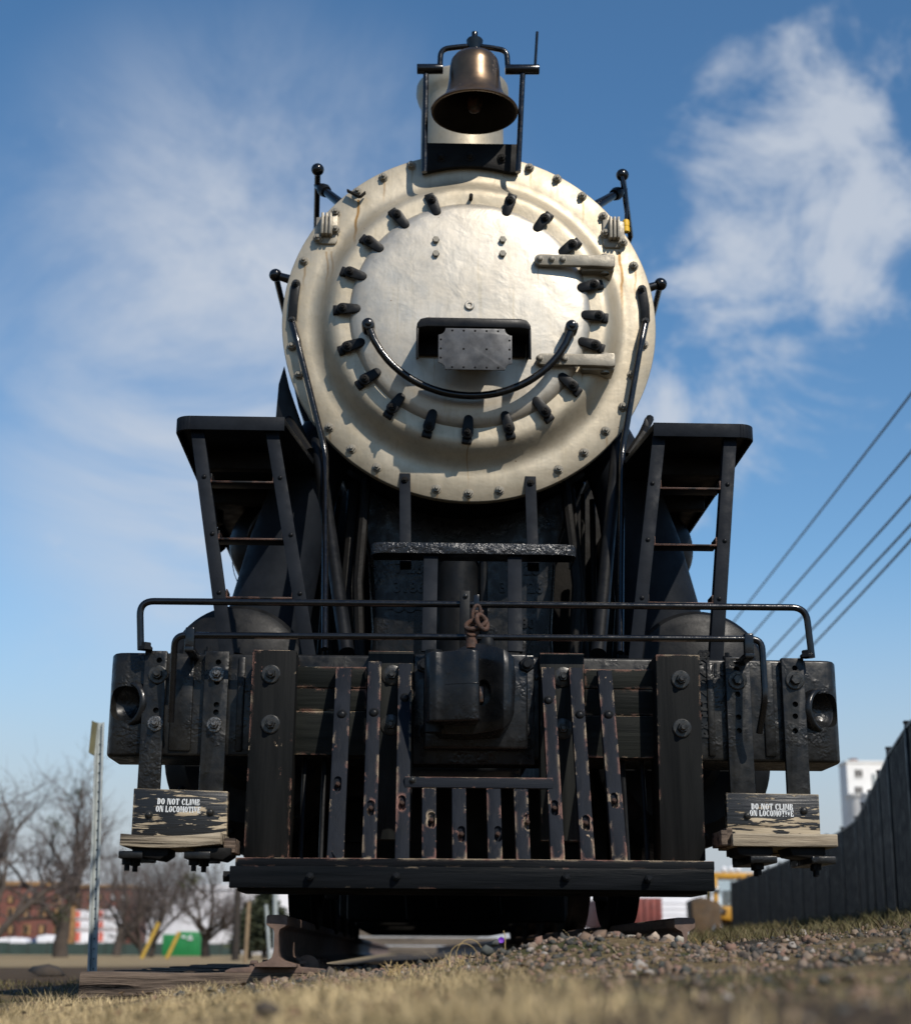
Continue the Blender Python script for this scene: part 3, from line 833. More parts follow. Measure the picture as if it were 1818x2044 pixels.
# ---- running boards and ladders
for s in (-1, 1):
    if s < 0: xo, xi = at(348, 845, 6.75).x, at(568, 840, 6.75).x
    else: xo, xi = at(1508, 862, 6.75).x, at(1304, 852, 6.75).x
    zt = at(460 if s < 0 else 1400, 832 if s < 0 else 846, 6.75).z
    rc = .07
    poly = [(xi, 6.75), (xo-s*rc, 6.75)]+[(xo-s*rc+s*rc*math.sin(t), 6.75+rc-rc*math.cos(t)) for t in np.linspace(.2, math.pi/2, 6)]+[(xo, 8.6), (xo, 15.3), (s*.9, 15.3), (s*.9, 8.0), (s*.72, 7.6)]
    rb = MB().prism(poly, (0, 0, zt), FX, (0, 1, 0), (0, 0, -.03)).build('running_board', 'black', loco, .004)
    lip = [(x, y) for x, y in poly[:10]]
    b = MB()
    for p, q in zip(lip, lip[1:]):
        p, q = Vector((p[0], p[1])), Vector((q[0], q[1]))
        d = (q-p).normalized(); nn = Vector((-d.y, d.x))*.012
        if nn.dot(Vector((s*.95, 7.3))-p) < 0: nn = -nn
        zz0, zz1 = zt-.062, zt+.003
        b.hexa([(p.x, p.y-.003, zz0), (q.x, q.y-.003, zz0), (q.x+nn.x, q.y+nn.y, zz0), (p.x+nn.x, p.y+nn.y, zz0), (p.x, p.y-.003, zz1), (q.x, q.y-.003, zz1), (q.x+nn.x, q.y+nn.y, zz1), (p.x+nn.x, p.y+nn.y, zz1)])
    b.build('board_lip', 'blue_black', rb, .002)
    MB().box(min(xi, xo)+.05, max(xi, xo)-.05, 7.15, 7.21, zt-.12, zt-.033).build('board_stay', 'soot', rb, .004)
    MB().box(min(xi, xo)+.05, max(xi, xo)-.05, 7.75, 7.81, zt-.12, zt-.033).build('board_stay', 'soot', rb, .004)
    # ladder
    if s < 0: st = (((393, 848), (457, 1302)), ((542, 846), (622, 1304)))
    else: st = (((1316, 862), (1264, 1310)), ((1458, 868), (1427, 1312)))
    ld = None
    strs = []
    for (a, b_) in st:
        p, q = at(*a, 6.785), at(*b_, 6.66)
        p.z = zt-.04
        q.z = 1.03
        o = MB().bar(p, q, .058, .010, (1, 0, 0))
        side = .029 if (p.x < s*1.03) else -.029
        o.bar(p+Vector((side-(.005 if side > 0 else -.005), .008, 0)), q+Vector((side-(.005 if side > 0 else -.005), .008, 0)), .010, .055, (1, 0, 0))
        if ld is None: ld = o.build('ladder', 'blue_black', loco, .002); strs.append((p, q))
        else:
            o.build('ladder_stringer', 'blue_black', ld, .002); strs.append((p, q))
    for zr in (1.885, 1.615, 1.345):
        P = []
        for (p, q) in strs:
            t = (p.z-zr)/(p.z-q.z); P.append(p.lerp(q, t))
        P.sort(key=lambda v: v.x)
        a, c = P[0]+Vector((.028, .004, 0)), P[1]+Vector((-.028, .004, 0))
        rn = MB().box(a.x, c.x, a.y, a.y+.10, zr-.006, zr+.002)
        rn.box(a.x, a.x+.007, a.y, a.y+.10, zr, zr+.035); rn.box(c.x-.007, c.x, a.y, a.y+.10, zr, zr+.035)
        rn.build('ladder_rung', 'rung', ld, .0015)
        for q in P:
            place('rung_bolt', rung_bolt, (q.x+random.uniform(-.006, .006), q.y, zr+.018), ld)

# ---- step between boiler and beam
sh_y0, sh_y1 = 6.87, 7.15
a, b = at(740, 1094, sh_y0), at(1152, 1098, sh_y0)
rc = .05
zt = at(945, 1086, sh_y0).z
poly = [(a.x, sh_y1), (a.x, sh_y0+rc), (a.x+.015, sh_y0+.015), (a.x+rc, sh_y0), (b.x-rc, sh_y0), (b.x-.015, sh_y0+.015), (b.x, sh_y0+rc), (b.x, sh_y1)]
shelf = MB().prism(poly, (0, 0, zt), FX, (0, 1, 0), (0, 0, -.012)).build('front_step', 'black', loco, .003)
b_ = MB()
for p, q in zip(poly, poly[1:]):
    p, q = Vector(p), Vector(q); d = (q-p).normalized(); nn = Vector((-d.y, d.x))*.010
    if nn.y < 0 and abs(d.x) > .5: nn = -nn
    z0, z1 = zt-.046, zt+.004
    b_.hexa([(p.x, p.y-.002, z0), (q.x, q.y-.002, z0), (q.x+nn.x, q.y+nn.y, z0), (p.x+nn.x, p.y+nn.y, z0), (p.x, p.y-.002, z1), (q.x, q.y-.002, z1), (q.x+nn.x, q.y+nn.y, z1), (p.x+nn.x, p.y+nn.y, z1)])
b_.build('step_lip', 'dented', shelf, .003)
for x0, x1, x2, x3 in ((845, 875, 842, 870), (1012, 1042, 1015, 1042)):
    p, q = at((x0+x1)/2, 1106, sh_y0+.03), at((x2+x3)/2, 1300, 6.68)
    MB().bar(p, q, .064, .012).bar(p+Vector((.027, .01, 0)), q+Vector((.027, .01, 0)), .010, .05).build('step_bracket', 'blue_black', shelf, .003)
snut = nut_mesh('strap_nut', 'soot', .016, .02, 1.2)
for x0, x1, y0 in ((808, 810, 942), (1059, 1065, 948)):
    p, q = at(x0, y0, SY-.02), at(x1, 1086, 7.12)
    hs = MB().bar((p.x, SY-.001, p.z), (q.x, 7.14, zt-.05), .054, .014).build('step_hanger', 'blue_black', shelf, .002)
    r_ = at(x0, y0+17, SY-.02)
    place('strap_nut', snut, (r_.x, SY-.018, r_.z), shelf)

# ---- saddle, exhaust pipe, braces, steam pipes
poly = [(-.66, 2.25), (-.56, 2.05), (-.50, 1.82), (-.47, 1.45), (-.49, 1.0), (.465, 1.0), (.445, 1.45), (.47, 1.82), (.54, 2.05), (.64, 2.25)]
saddle = MB().prism(poly, (0, 7.86, 0), FX, FZ, (0, 1.0, 0)).build('cylinder_saddle', 'cast_fine', loco, .03, 4)
for t, x, z, h in (('7 26', -.285, 1.76, .08), ('3186', -.285, 1.66, .08), ('-OO-77', -.27, 1.555, .075), ('7 26', .31, 1.76, .08), ('31', .215, 1.665, .08), ('26', .36, 1.665, .08), ('80', .32, 1.48, .075)):
    lettering('cast_number', t, h, (x, 7.857, z), saddle, 'cast_fine', .008, bold=.003)
MB().tube([(-.045, 7.70, 1.0), (-.045, 7.70, 1.75)], .11, 28).tube([(.085, 7.66, 1.0), (.085, 7.66, 1.75)], .022, 10).build('exhaust_pipe', 'black', saddle)
MB().tube([(-.30, 7.2, 1.0), (-.30, 7.2, 1.13)], .018, 12).build('drain_pipe', 'black', saddle)
MB().box(-.7, .7, 6.9, 9, .95, 1.06).build('deck_plate', 'soot', loco, .01)
for s in (-1, 1):
    MB().box(s*.72-.30, s*.72+.30, 8.45, 8.50, .95, 2.5).build('sky_gap_cover', 'soot', loco, .006)  # added dark plates that block the sky gaps beside the saddle
for (x0, y0), (x1, y1) in (((632, 880), (692, 1302)), ((1232, 885), (1194, 1304))):
    MB().tube([at(x0, y0, 7.45), at(x1, y1, 6.78)], [.03, .034], 16).build('brace_pipe', 'black', loco)
for s in (-1, 1):
    p = [(s*.70, 7.72, 2.42), (s*.80, 7.72, 2.20), (s*.90, 7.72, 1.85), (s*1.0, 7.72, 1.35)]
    MB().tube([p[0], p[1], p[2], p[3]], [.15, .165, .185, .21], 36).build('steam_pipe', 'blue_black', loco)
    # cylinder and valve chest
    cyl = MB().lathe([(0, -.02), (.30, -.02), (.33, .0), (.375, .012), (.395, .03), (.40, .06), (.40, 1.15), (0, 1.15)], (s*.985, 7.2, .72), ax=(0, 1, 0), n=64).build('cylinder', 'black', loco)
    MB().lathe([(0, -.012), (.25, -.012), (.27, .0), (.31, .006), (.326, .022), (.33, .045), (.33, 1.2), (0, 1.2)], (s*1.075, 7.24, 1.10), ax=(0, 1, 0), n=64).build('valve_chest', 'black', cyl)
    MB().prism([(s*.74, .75), (s*.76, 1.15), (s*1.395, 1.05), (s*1.38, .75)], (0, 7.30, 0), FX, FZ, (0, 1.0, 0)).build('cylinder_jacket', 'black', cyl, .02)
    MB().lathe([(.09, -.05), (.09, 0), (.14, .0), (.14, .01), (0, .01)], (s*1.075, 7.23, 1.10), ax=(0, 1, 0), n=24).build('valve_cover', 'soot', cyl)
    cn = dome_mesh('cover_stud', 'soot', .014, .02)
    for k in range(14):
        t = 2*math.pi*k/14
        place('cover_stud', cn, (s*.985+.345*math.cos(t), 7.205, .72+.345*math.sin(t)), cyl)
    MB().lathe([(0, -.05), (.12, -.05), (.15, -.02), (.16, .0), (0, 0)], (s*.985, 7.18, .72), ax=(0, 1, 0), n=32).build('cylinder_cover', 'soot', cyl)
    # air tank hung under the running board
    tk = MB().lathe([(0, -.14), (.10, -.125), (.20, -.075), (.245, -.02), (.255, .03), (.255, 2.4), (0, 2.4)], (s*1.0, 8.25, 1.98), ax=(0, 1, 0), n=40).build('air_tank', 'black', loco)
    MB().tube(bend([(s*.96, 8.05, 2.08), (s*1.04, 7.98, 2.1), (s*1.12, 8.1, 2.02), (s*1.16, 8.3, 1.9)], .05), .02, 10).build('air_pipe', 'soot', tk)
    MB().lathe([(.27, 0), (.275, .06), (.27, .06)], (s*1.0, 8.55, 1.98), ax=(0, 1, 0), n=40).build('tank_strap', 'soot', tk)
    if s < 0:
        MB().lathe([(.03, 0), (.05, .02), (.05, .1), (.03, .12)], (-1.29, 8.0, 1.87), ax=(0, 0, 1), n=12).build('valve', 'soot', tk)
        MB().lathe([(0, 0), (.05, .0), (.05, .07), (0, .08)], (-1.31, 8.0, 2.02), ax=(0, 0, 1), n=12).build('valve_cap', 'soot', tk)
# pipe bundle and bracket clutter beside the smokebox
rnd = random.Random(5)
for s in (-1, 1):
    for k in range(6):
        x = s*(.50+.05*k+rnd.uniform(-.02, .02))
        MB().tube([(x, 7.6+.1*k, 2.15), (x+s*rnd.uniform(-.03, .05), 7.5+.1*k, 1.6), (x, 7.45+.12*k, 1.05)], rnd.uniform(.012, .03), 8).build('pipe', 'soot', loco)
    MB().tube([(s*.78, 7.35, 2.22), (s*.86, 7.4, 2.35), (s*.93, 7.6, 2.5)], .022, 8).build('pipe', 'soot', loco)
    MB().box(s*.83-.04, s*.83+.04, 7.35, 7.43, 2.17, 2.27).build('pipe_clamp', 'soot', loco, .006)
MB().prism([(-.965, 2.40), (-.955, 2.62), (-.93, 2.72), (-.90, 2.60), (-.80, 2.32), (-.86, 2.22)], (0, 7.50, 0), FX, FZ, (0, .05, 0)).build('side_bracket', 'black', loco, .006)
MB().prism([(.78, 2.27), (.90, 2.29), (.905, 2.42), (.885, 2.46), (.87, 2.40), (.84, 2.36)], (0, 7.45, 0), FX, FZ, (0, .06, 0)).build('side_bracket', 'black', loco, .006)
# ---- buffer beam
BYF = 6.484
zt, zb = 1.058, .632
def half(s):
    return [(s*1.445, BYF), (s*1.479, BYF+.006), (s*1.500, BYF+.022), (s*1.512, BYF+.05), (s*1.516, BYF+.09), (s*1.516, BYF+.34)]
pk = MB()
for px, py, s in ((247, 1404, -1), (1650, 1418, 1)):
    p = at(px, py, BYF)
    ax = Vector((s*.8, -1, 0)).normalized()
    c = Vector((p.x-s*.020, BYF+.022, p.z))
    pk.tube([c-ax*.055, c+ax*.12], .072, 40)
beam = MB().prism(half(1)+list(reversed(half(-1))), (0, 0, zb), FX, (0, 1, 0), (0, 0, zt-zb)).build('pilot_beam', 'cast', loco, .016, 3, cut=pk)
for x0, x1 in ((-1.255, -1.165), (-.985, -.955), (.955, .985), (1.19, 1.235)):
    MB().box(x0, x1, BYF-.012, BYF+.02, zb+.02, zt-.015).build('beam_rib', 'cast', beam, .008)
for px, py, s in ((247, 1404, -1), (1650, 1418, 1)):
    p = at(px, py, BYF)
    MB().lathe([(.100, -.05), (.097, .002), (.090, .014), (.082, .017), (.074, .012), (.067, .0), (.055, -.020), (.032, -.040), (0, -.049)], (p.x-s*.020, BYF+.022, p.z), ax=(s*.8, -1, .0), n=40).build('push_pole_pocket', 'cast_fine', beam, smooth=60)
lettering('cast_lettering', 'PATD 4-24-28', .062, (at(1408, 1385, BYF).x, BYF-.001, at(1408, 1385, BYF).z), beam, 'cast', .004, (R(90), R(-90), 0), .002)
lettering('cast_lettering', '15', .07, (at(1436, 1338, BYF).x, BYF-.001, at(1436, 1338, BYF).z), beam, 'cast', .004, bold=.002)
lettering('cast_lettering', 'PATD', .05, (at(1393, 1400, BYF).x, BYF-.001, at(1400, 1425, BYF).z), beam, 'cast', .004, (R(90), R(-90), 0), .002)

# footboard hangers with bolt holes and bolts
wb = nut_mesh('hanger_bolt', 'nut', .023, .032, 1.75, 0)
wb2 = nut_mesh('hanger_bolt', 'glint', .020, .03, 1.6, .6)
wsh = nut_mesh('hanger_bolt', 'nut', .022, .03, 1.75, .6)
HANG = (((308, 1298), (300, 1576), .091, ((315, 1347, 1), (310, 1445, 2)), ((318, 1318), (314, 1362), (311, 1418))),
        ((430, 1298), (425, 1578), .099, ((433, 1346, 2), (428, 1447, 2)), ((436, 1322), (433, 1362), (432, 1407), (431, 1422))),
        ((1475, 1312), (1479, 1582), .103, ((1471, 1358, 0),), ((1469, 1321), (1470, 1336), (1472, 1386), (1474, 1432), (1475, 1459))),
        ((1584, 1314), (1592, 1584), .095, ((1586, 1358, 0),), ((1586, 1334), (1587, 1406), (1587, 1430), (1587, 1459))))
for (a, b, w, bolts, holes) in HANG:
    yf = BYF-.034
    p, q = at(*a, yf), at(*b, yf)
    x = (p.x+q.x)/2
    m = MB().box(x-w/2, x+w/2, yf, yf+.026, .215, zt+.002)
    m.box(x-w/2, x+w/2, 6.12, yf+.02, .205, .232)
    ct = MB()
    for hx, hy in holes:
        h = at(hx, hy, yf)
        ct.tube([(h.x, yf-.03, h.z), (h.x, yf+.10, h.z)], .0118, 16)
    hg = m.build('footboard_hanger', 'cast', loco, .004, cut=ct)
    for bx, by, k in bolts:
        h = at(bx, by, yf)
        place('hanger_bolt', (wb, wsh, wb2)[k], (h.x, yf, h.z), hg, Quaternion((0, 1, 0), random.uniform(0, 1)))
    for dy in (6.17, 6.25):
        MB().lathe([(.02, 0), (.02, .022), (.01, .024), (.01, .045), (0, .045)], (x+random.uniform(-.02, .02), dy, .206), ax=(0, 0, -1), n=8).build('footboard_bolt', 'soot', hg)

# footboards: sign board upright, tread flat
for (tl, tr, bl, br, mat, st0, st1, s) in (((267, 1574), (455, 1580), (262, 1665), (452, 1686), 'sign_l', (240, 1664), (441, 1661), -1),
                                           ((1449, 1583), (1634, 1586), (1452, 1672), (1637, 1666), 'sign_r', (1462, 1664), (1672, 1671), 1)):
    yf = BYF-.034-.046
    P = [at(*q, yf) for q in (bl, br, tr, tl)]
    if s > 0: P[0].z = P[1].z = .245
    if s < 0: P[0].z = .255; P[1].z = .25
    fb = MB().prism([(q.x, q.z) for q in P], (0, yf, 0), FX, FZ, (0, .042, 0)).build('sign_board', mat, loco, .003)
    fb['label'] = 'black flaking board stencilled with a warning not to climb'
    c = (P[2]+P[3])/2
    rr = math.atan2(P[2].z-P[3].z, P[2].x-P[3].x)
    if s < 0: c1, c2 = at(357, 1601, yf), at(356, 1616, yf)
    else: c1, c2 = at(1541, 1611, yf), at(1540, 1624, yf)
    for t, q, sz in (('DO NOT CLIMB', c1, 86), ('ON LOCOMOTIVE', c2, 90)):
        o = stencil(t, q, sz*.00203*.98, yf, fb, rr)
    sb = dome_mesh('sign_bolt', 'nut', .014, .012)
    for px, py in (((297, 1627), (420, 1622)) if s < 0 else ((1491, 1629), (1604, 1619))):
        q = at(px, py, yf); place('sign_bolt', sb, (q.x, yf, q.z), fb)
    # tread
    y0 = 6.10
    a, b = at(*st0, y0), at(*st1, y0)
    dz = .044
    if s < 0:
        m = MB()
        n = 10
        top, bot = [], []
        for i in range(n+1):
            t = i/n
            z = a.z+(b.z-a.z)*t-.012*math.sin(math.pi*t)
            top.append((a.x+(b.x-a.x)*t, z)); bot.append((a.x+(b.x-a.x)*t, z-dz))
        m.prism(top+list(reversed(bot)), (0, y0, 0), FX, FZ, (0, .30, 0))
        td = m.build('footboard_tread', 'step_wood', fb, .003)
        MB().box(b.x+.005, b.x+.05, 6.16, 6.38, a.z-dz-.02, a.z-.01).build('tread_block', 'tie_wood', fb, .004)
    else:
        td = MB().box(a.x, b.x, y0, y0+.30, a.z-dz-.004, a.z).build('footboard_tread', 'step_wood', fb, .004)
        for k, x in enumerate((a.x-.03, a.x-.004)):
            MB().box(x-.012, x+.012, y0+.01+.03*k, y0+.2, a.z-.045, a.z+.012+.012*k).build('tread_block', 'tie_wood', fb, .003)
    for (px) in ((300, 425) if s < 0 else (1505, 1610)):
        q = at(px, 1690, 6.14)
        w = .07
        MB().prism([(q.x-w, a.z-dz-.004), (q.x+w, a.z-dz-.004), (q.x+w-.0, a.z-dz-.03), (q.x+w-.03, a.z-dz-.05), (q.x-w+.01, a.z-dz-.035)], (0, 6.13, 0), FX, FZ, (0, .2, 0)).build('tread_clip', 'soot', fb, .004)

# timber on the beam
def board(name, mat, x0, x1, y0, y1, z0, z1, bev=.004, parent=None, lean=0):
    o = MB().hexa([(x0, y0, z0), (x1, y0, z0), (x1, y1, z0), (x0, y1, z0), (x0+lean, y0, z1), (x1+lean, y0, z1), (x1+lean, y1, z1), (x0+lean, y1, z1)])
    return o.build(name, mat, parent or loco, bev)
bn = nut_mesh('board_bolt', 'nut', .021, .03, 1.8, .6)
for x0, x1, lean, bolts in ((-.915, -.738, .004, ((541, 1346), (540, 1446))), (.715, .893, .004, ((1358, 1357), (1361, 1454)))):
    o = board('upright_board', 'board_worn' if x0 < 0 else 'board', x0, x1, 6.30, BYF-.002, .222, 1.040, .004, None, lean)
    for px, py in bolts:
        q = at(px, py, 6.30); place('board_bolt', bn, (q.x, 6.30, q.z), o, Quaternion((0, 1, 0), random.uniform(0, 1)))
for x0, x1, zs in ((-.748, -.452, (.996, .905, .812, .632)), (.440, .742, (.997, .915, .805, .632))):
    for k, (a, b) in enumerate(zip(zs, zs[1:])):
        board('beam_plank', 'plank', x0, x1, 6.405+.004*(k % 2), BYF-.001, b+.0015, a-.0015, .003)
bw = nut_mesh('board_bolt', 'nut', .020, .026, 2.1, .6)
for x0, x1, bolts in ((-.447, -.262, ((782, 1348), (780, 1447))), (.255, .437, ((1123, 1352), (1123, 1455)))):
    o = board('inner_board', 'plank_z', x0, x1, 6.392, BYF-.001, .30, 1.058, .003)
    for px, py in bolts:
        q = at(px, py, 6.392); place('board_bolt', bw, (q.x, 6.392, q.z), o)

# ---- pilot: shelf, nose bar, slats
MB().prism([(-.91, 5.965), (.03, 5.935), (.862, 5.965), (.862, 6.48), (-.91, 6.48)], (0, 0, .168), FX, (0, 1, 0), (0, 0, .034)).build('pilot_shelf', 'shelf_wood', loco, .003)
MB().prism([(-.925, 5.92), (.03, 5.88), (.852, 5.92), (.852, 5.96), (.03, 5.925), (-.925, 5.96)], (0, 0, .092), FX, (0, 1, 0), (0, 0, .078)).build('pilot_nose_bar', 'bar', loco, .004)
MB().prism([(-.90, 5.975), (.03, 5.94), (.835, 5.975), (.835, 6.3), (-.90, 6.3)], (0, 0, .082), FX, (0, 1, 0), (0, 0, .03)).build('pilot_bottom_plate', 'soot', loco, .003)
nb = nut_mesh('nose_bar_bolt', 'black', .016, .022, 0, .6)
nose = bpy.data.objects['pilot_nose_bar']
for px, py in ((619, 1750), (791, 1750), (1129, 1752), (1294, 1755)):
    q = at(px, py, 5.90)
    place('nose_bar_bolt', nb, (q.x, 5.905-.0 if abs(q.x) > .4 else 5.895, q.z), nose, Quaternion((0, 1, 0), random.uniform(0, 1)))
MB().tube([(-.955, 6.0, .135), (-.92, 6.0, .135)], .022, 6).build('nose_bar_end_bolt', 'soot', nose)
def slat_y(z): return 6.005+(z-.205)*(6.352-6.005)/(.99-.205)
def slat(x, w, z0, z1, holes, heads, clip=0, name='pilot_slat', mat='slat', dx=0):
    d = .045
    A = [(x-w/2, slat_y(z0), z0), (x+w/2, slat_y(z0), z0), (x+w/2, slat_y(z0)+d, z0), (x-w/2, slat_y(z0)+d, z0),
         (x-w/2+dx, slat_y(z1), z1), (x+w/2+dx, slat_y(z1), z1), (x+w/2+dx, slat_y(z1)+d, z1), (x-w/2+dx, slat_y(z1)+d, z1)]
    m = MB().hexa(A)
    ct = MB()
    for px, py in holes:
        q = at(px, py, 6.15)
        for _ in range(3): q = at(px, py, slat_y(q.z))
        Y = slat_y(q.z)
        poly = [(.0145*math.cos(t), (.016 if math.sin(t) > 0 else -.016)+.0145*math.sin(t)) for t in np.linspace(.05, 2*math.pi+.05, 20)[:-1]]
        ct.prism(poly, (q.x, Y-.02, q.z), FX, FZ, (0, .042, 0))
    if clip:                                  # lower corner hewn away at a slant
        cs, ch, cw = clip
        xe = x+cs*w/2
        ct.prism([(xe+cs*.01, z0-.01), (xe+cs*.01, z0+ch), (xe-cs*cw, z0-.01)], (0, slat_y(z0)-.03, 0), FX, FZ, (0, .044, 0))
    o = m.build(name, mat, loco, .0025, cut=ct if (holes or clip) else None)
    for px, py in holes:
        q = at(px, py, 6.15)
        for _ in range(3): q = at(px, py, slat_y(q.z))
        place('countersunk_bolt', hole_bolt, (q.x, slat_y(q.z)+.019, q.z), o)
    for px, py in heads:
        q = at(px, py, 6.15)
        for _ in range(3): q = at(px, py, slat_y(q.z))
        place('slat_bolt', head_bolt, (q.x, slat_y(q.z), q.z), o)
    return o
hole_bolt = nut_mesh('countersunk_bolt', 'rust', .010, .014, 0, .6)
head_bolt = dome_mesh('slat_bolt', 'black', .017, .013)
slat(-.545, .063, .202, .980, ((674, 1565),), ((682, 1427),), (-1, .062, .045))
slat(-.420, .054, .202, 1.010, ((740, 1613),), ((746, 1424),))
slat(-.297, .054, .202, 1.002, ((802, 1603),), ((808, 1394),))
slat(.284, .053, .202, .992, ((1107, 1613),), ((1094, 1399),), (1, .04, .026))
slat(.397, .053, .202, .992, ((1170, 1643),), ((1157, 1428),))
slat(.516, .058, .202, .982, ((1226, 1598),), ((1214, 1428),), (1, .075, .034))
cbz = .50
cr = MB().box(-.292, .280, slat_y(cbz)-.012, slat_y(cbz)+.03, .480, .520).build('pilot_crossbar', 'slat_x', loco, .003)
q = at(823, 1557, 6.11)
place('crossbar_bolt', dome_mesh('crossbar_bolt', 'nut', .012, .010), (q.x, slat_y(cbz)-.012, q.z), cr)
for x, h in ((-.197, ((861, 1637),)), (-.083, ((921, 1665),)), (.050, ((994, 1665),)), (.155, ((1053, 1641),))):
    slat(x, .054, .202, .478, h, ())
# steel angle irons and rods behind the slats
for x in (-.70, -.62, .60, .68):
    MB().tube([(x, 6.40, .20), (x, 6.50, .64)], .010, 8).build('pilot_rod', 'black', loco)

# ---- coupler
def coupler():
    plate = MB().box(-.262, .232, 6.40, BYF, .600, 1.050).build('coupler_plate', 'cast_fine', loco, .006)
    MB().box(-.22, .20, 6.33, 6.41, .655, 1.044).build('striker', 'cast_fine', plate, .012, 3)
    n = nut_mesh('striker_nut', 'black', .032, .035, 0, .62)
    for px, py in ((1050, 1330), (846, 1330)):
        q = at(px, py, 6.36); place('striker_nut', n, (q.x, 6.35 if px > 900 else 6.37, q.z), plate, Quaternion((0, 1, 0), .4))
    rv = dome_mesh('striker_rivet', 'black', .028, .022)
    for px, py in ((1047, 1460), (851, 1462)):
        q = at(px, py, 6.38); place('striker_rivet', rv, (q.x, 6.385, q.z), plate)
    # head casting: outline seen from the front, curved in plan
    m = MB()
    out = [(-.205, .975), (-.15, 1.0), (-.09, 1.025), (-.045, 1.047), (.0, 1.047), (.04, 1.033), (.09, 1.008), (.128, .985), (.136, .90), (.136, .79), (.118, .735), (.085, .700), (-.03, .690), (-.15, .692), (-.2, .73)]
    def yf(x): return 6.13-.085*max(0, min(1, (x+.02)/.10))**1.3+(.05*((x-.095)/.04)**2 if x > .095 else 0)+(.0 if x > -.05 else .01)
    xs = sorted(set([o[0] for o in out]+[.02, .06, .105, .12]))
    def zr(x, top):
        pts = [o for o in (out[:8] if top else out[8:])]
        pts = sorted(pts+([(.136, .90)] if top else []))
        return float(np.interp(x, [p[0] for p in pts], [p[1] for p in pts]))
    grid = []
    zn = 9
    vs, fs = [], []
    for i, x in enumerate(xs):
        zt_, zb_ = zr(x, True), zr(x, False)
        for k in range(zn):
            t = k/(zn-1)
            z = zb_+(zt_-zb_)*t
            y = yf(x)+.018*(abs(2*t-1)**6)
            vs.append((x, y, z))
    nx = len(xs)
    for i in range(nx-1):
        for k in range(zn-1):
            fs.append((i*zn+k, (i+1)*zn+k, (i+1)*zn+k+1, i*zn+k+1))
    # back copy and sides
    b = len(vs)
    vs += [(x, 6.36, z) for x, y, z in vs]
    for i in range(nx-1):
        for k in range(zn-1):
            fs.append((b+i*zn+k, b+i*zn+k+1, b+(i+1)*zn+k+1, b+(i+1)*zn+k))
    for i in range(nx-1):
        fs.append((i*zn, b+i*zn, b+(i+1)*zn, (i+1)*zn)); t = zn-1
        fs.append((i*zn+t, (i+1)*zn+t, b+(i+1)*zn+t, b+i*zn+t))
    for k in range(zn-1):
        fs.append((k, k+1, b+k+1, b+k)); q = (nx-1)*zn
        fs.append((q+k, b+q+k, b+q+k+1, q+k+1))
    m.add(vs, fs)
    hole = MB()
    c = at(967, 1380, 6.08)
    poly = [(.030*math.cos(t), .052*math.sin(t)) for t in np.linspace(0, 2*math.pi, 25)[:-1]]
    hole.prism(poly, (c.x-.004, 5.98, c.z), FX, FZ, (0, .22, 0))
    head = m.build('coupler', 'cast_fine', loco, .010, 3, cut=hole, weld=True, smooth=40)
    MB().box(c.x-.026, c.x+.002, 6.135, 6.17, c.z-.035, c.z+.03).build('lock_block', 'rusty_black', head, .006)
    # knuckle
    pl = [(-.214, 6.22), (-.217, 6.12), (-.212, 6.07), (-.198, 6.04), (-.176, 6.025), (-.155, 6.032), (-.138, 6.028), (-.10, 6.006), (-.06, 5.990), (-.034, 5.985), (-.016, 5.990), (-.008, 6.005), (-.006, 6.04), (-.012, 6.12), (-.02, 6.22)]
    kn = MB().prism(pl, (0, 0, .722), FX, (0, 1, 0), (-.004, 0, .272)).build('knuckle', 'cast_fine', head, .008, 3, smooth=50)
    MB().prism([(-.150, 6.034), (-.10, 6.0045), (-.06, 5.9885), (-.034, 5.9835), (-.012, 5.988), (-.012, 6.02), (-.14, 6.06)], (-.002, 0, .862), FX, (0, 1, 0), (0, 0, .004)).build('parting_seam', 'cast_fine', head, .001)
    MB().tube([(-.185, 6.12, .69), (-.185, 6.12, 1.012)], .034, 20).build('knuckle_pin', 'black', head)
    # lift eye, shackle, chain
    p0 = at(941, 1262, 6.16)
    ch = MB().tube([(p0.x, 6.16, 1.03), (p0.x, 6.16, p0.z)], [.026, .019], 12).build('chain', 'rust', loco)
    def ring(c, ru, rv, u, v, r=.0105, name='chain_link', mat='rust'):
        MB().tube([Vector(c)+Vector(u)*ru*math.cos(t)+Vector(v)*rv*math.sin(t) for t in np.linspace(0, 2*math.pi, 25)[:-1]], r, 10, closed=True).build(name, mat, ch)
    ring(at(942, 1257, 6.15), .022, .024, (1, 0, 0), (0, .3, 1), .009)
    ring(at(950, 1245, 6.14), .043, .021, (.93, 0, .35), (-.3, .4, .85), .0095)
    ring(at(962, 1242, 6.13), .024, .032, (.8, .5, .0), (-.3, .1, .95), .0095)
    ring(at(951, 1226, 6.15), .016, .036, (1, .2, 0), (.1, 0, 1), .007)
    MB().tube([at(940, 1222, 6.16), at(965, 1222, 6.16)], .009, 8).build('shackle_pin', 'rust', ch)
coupler()

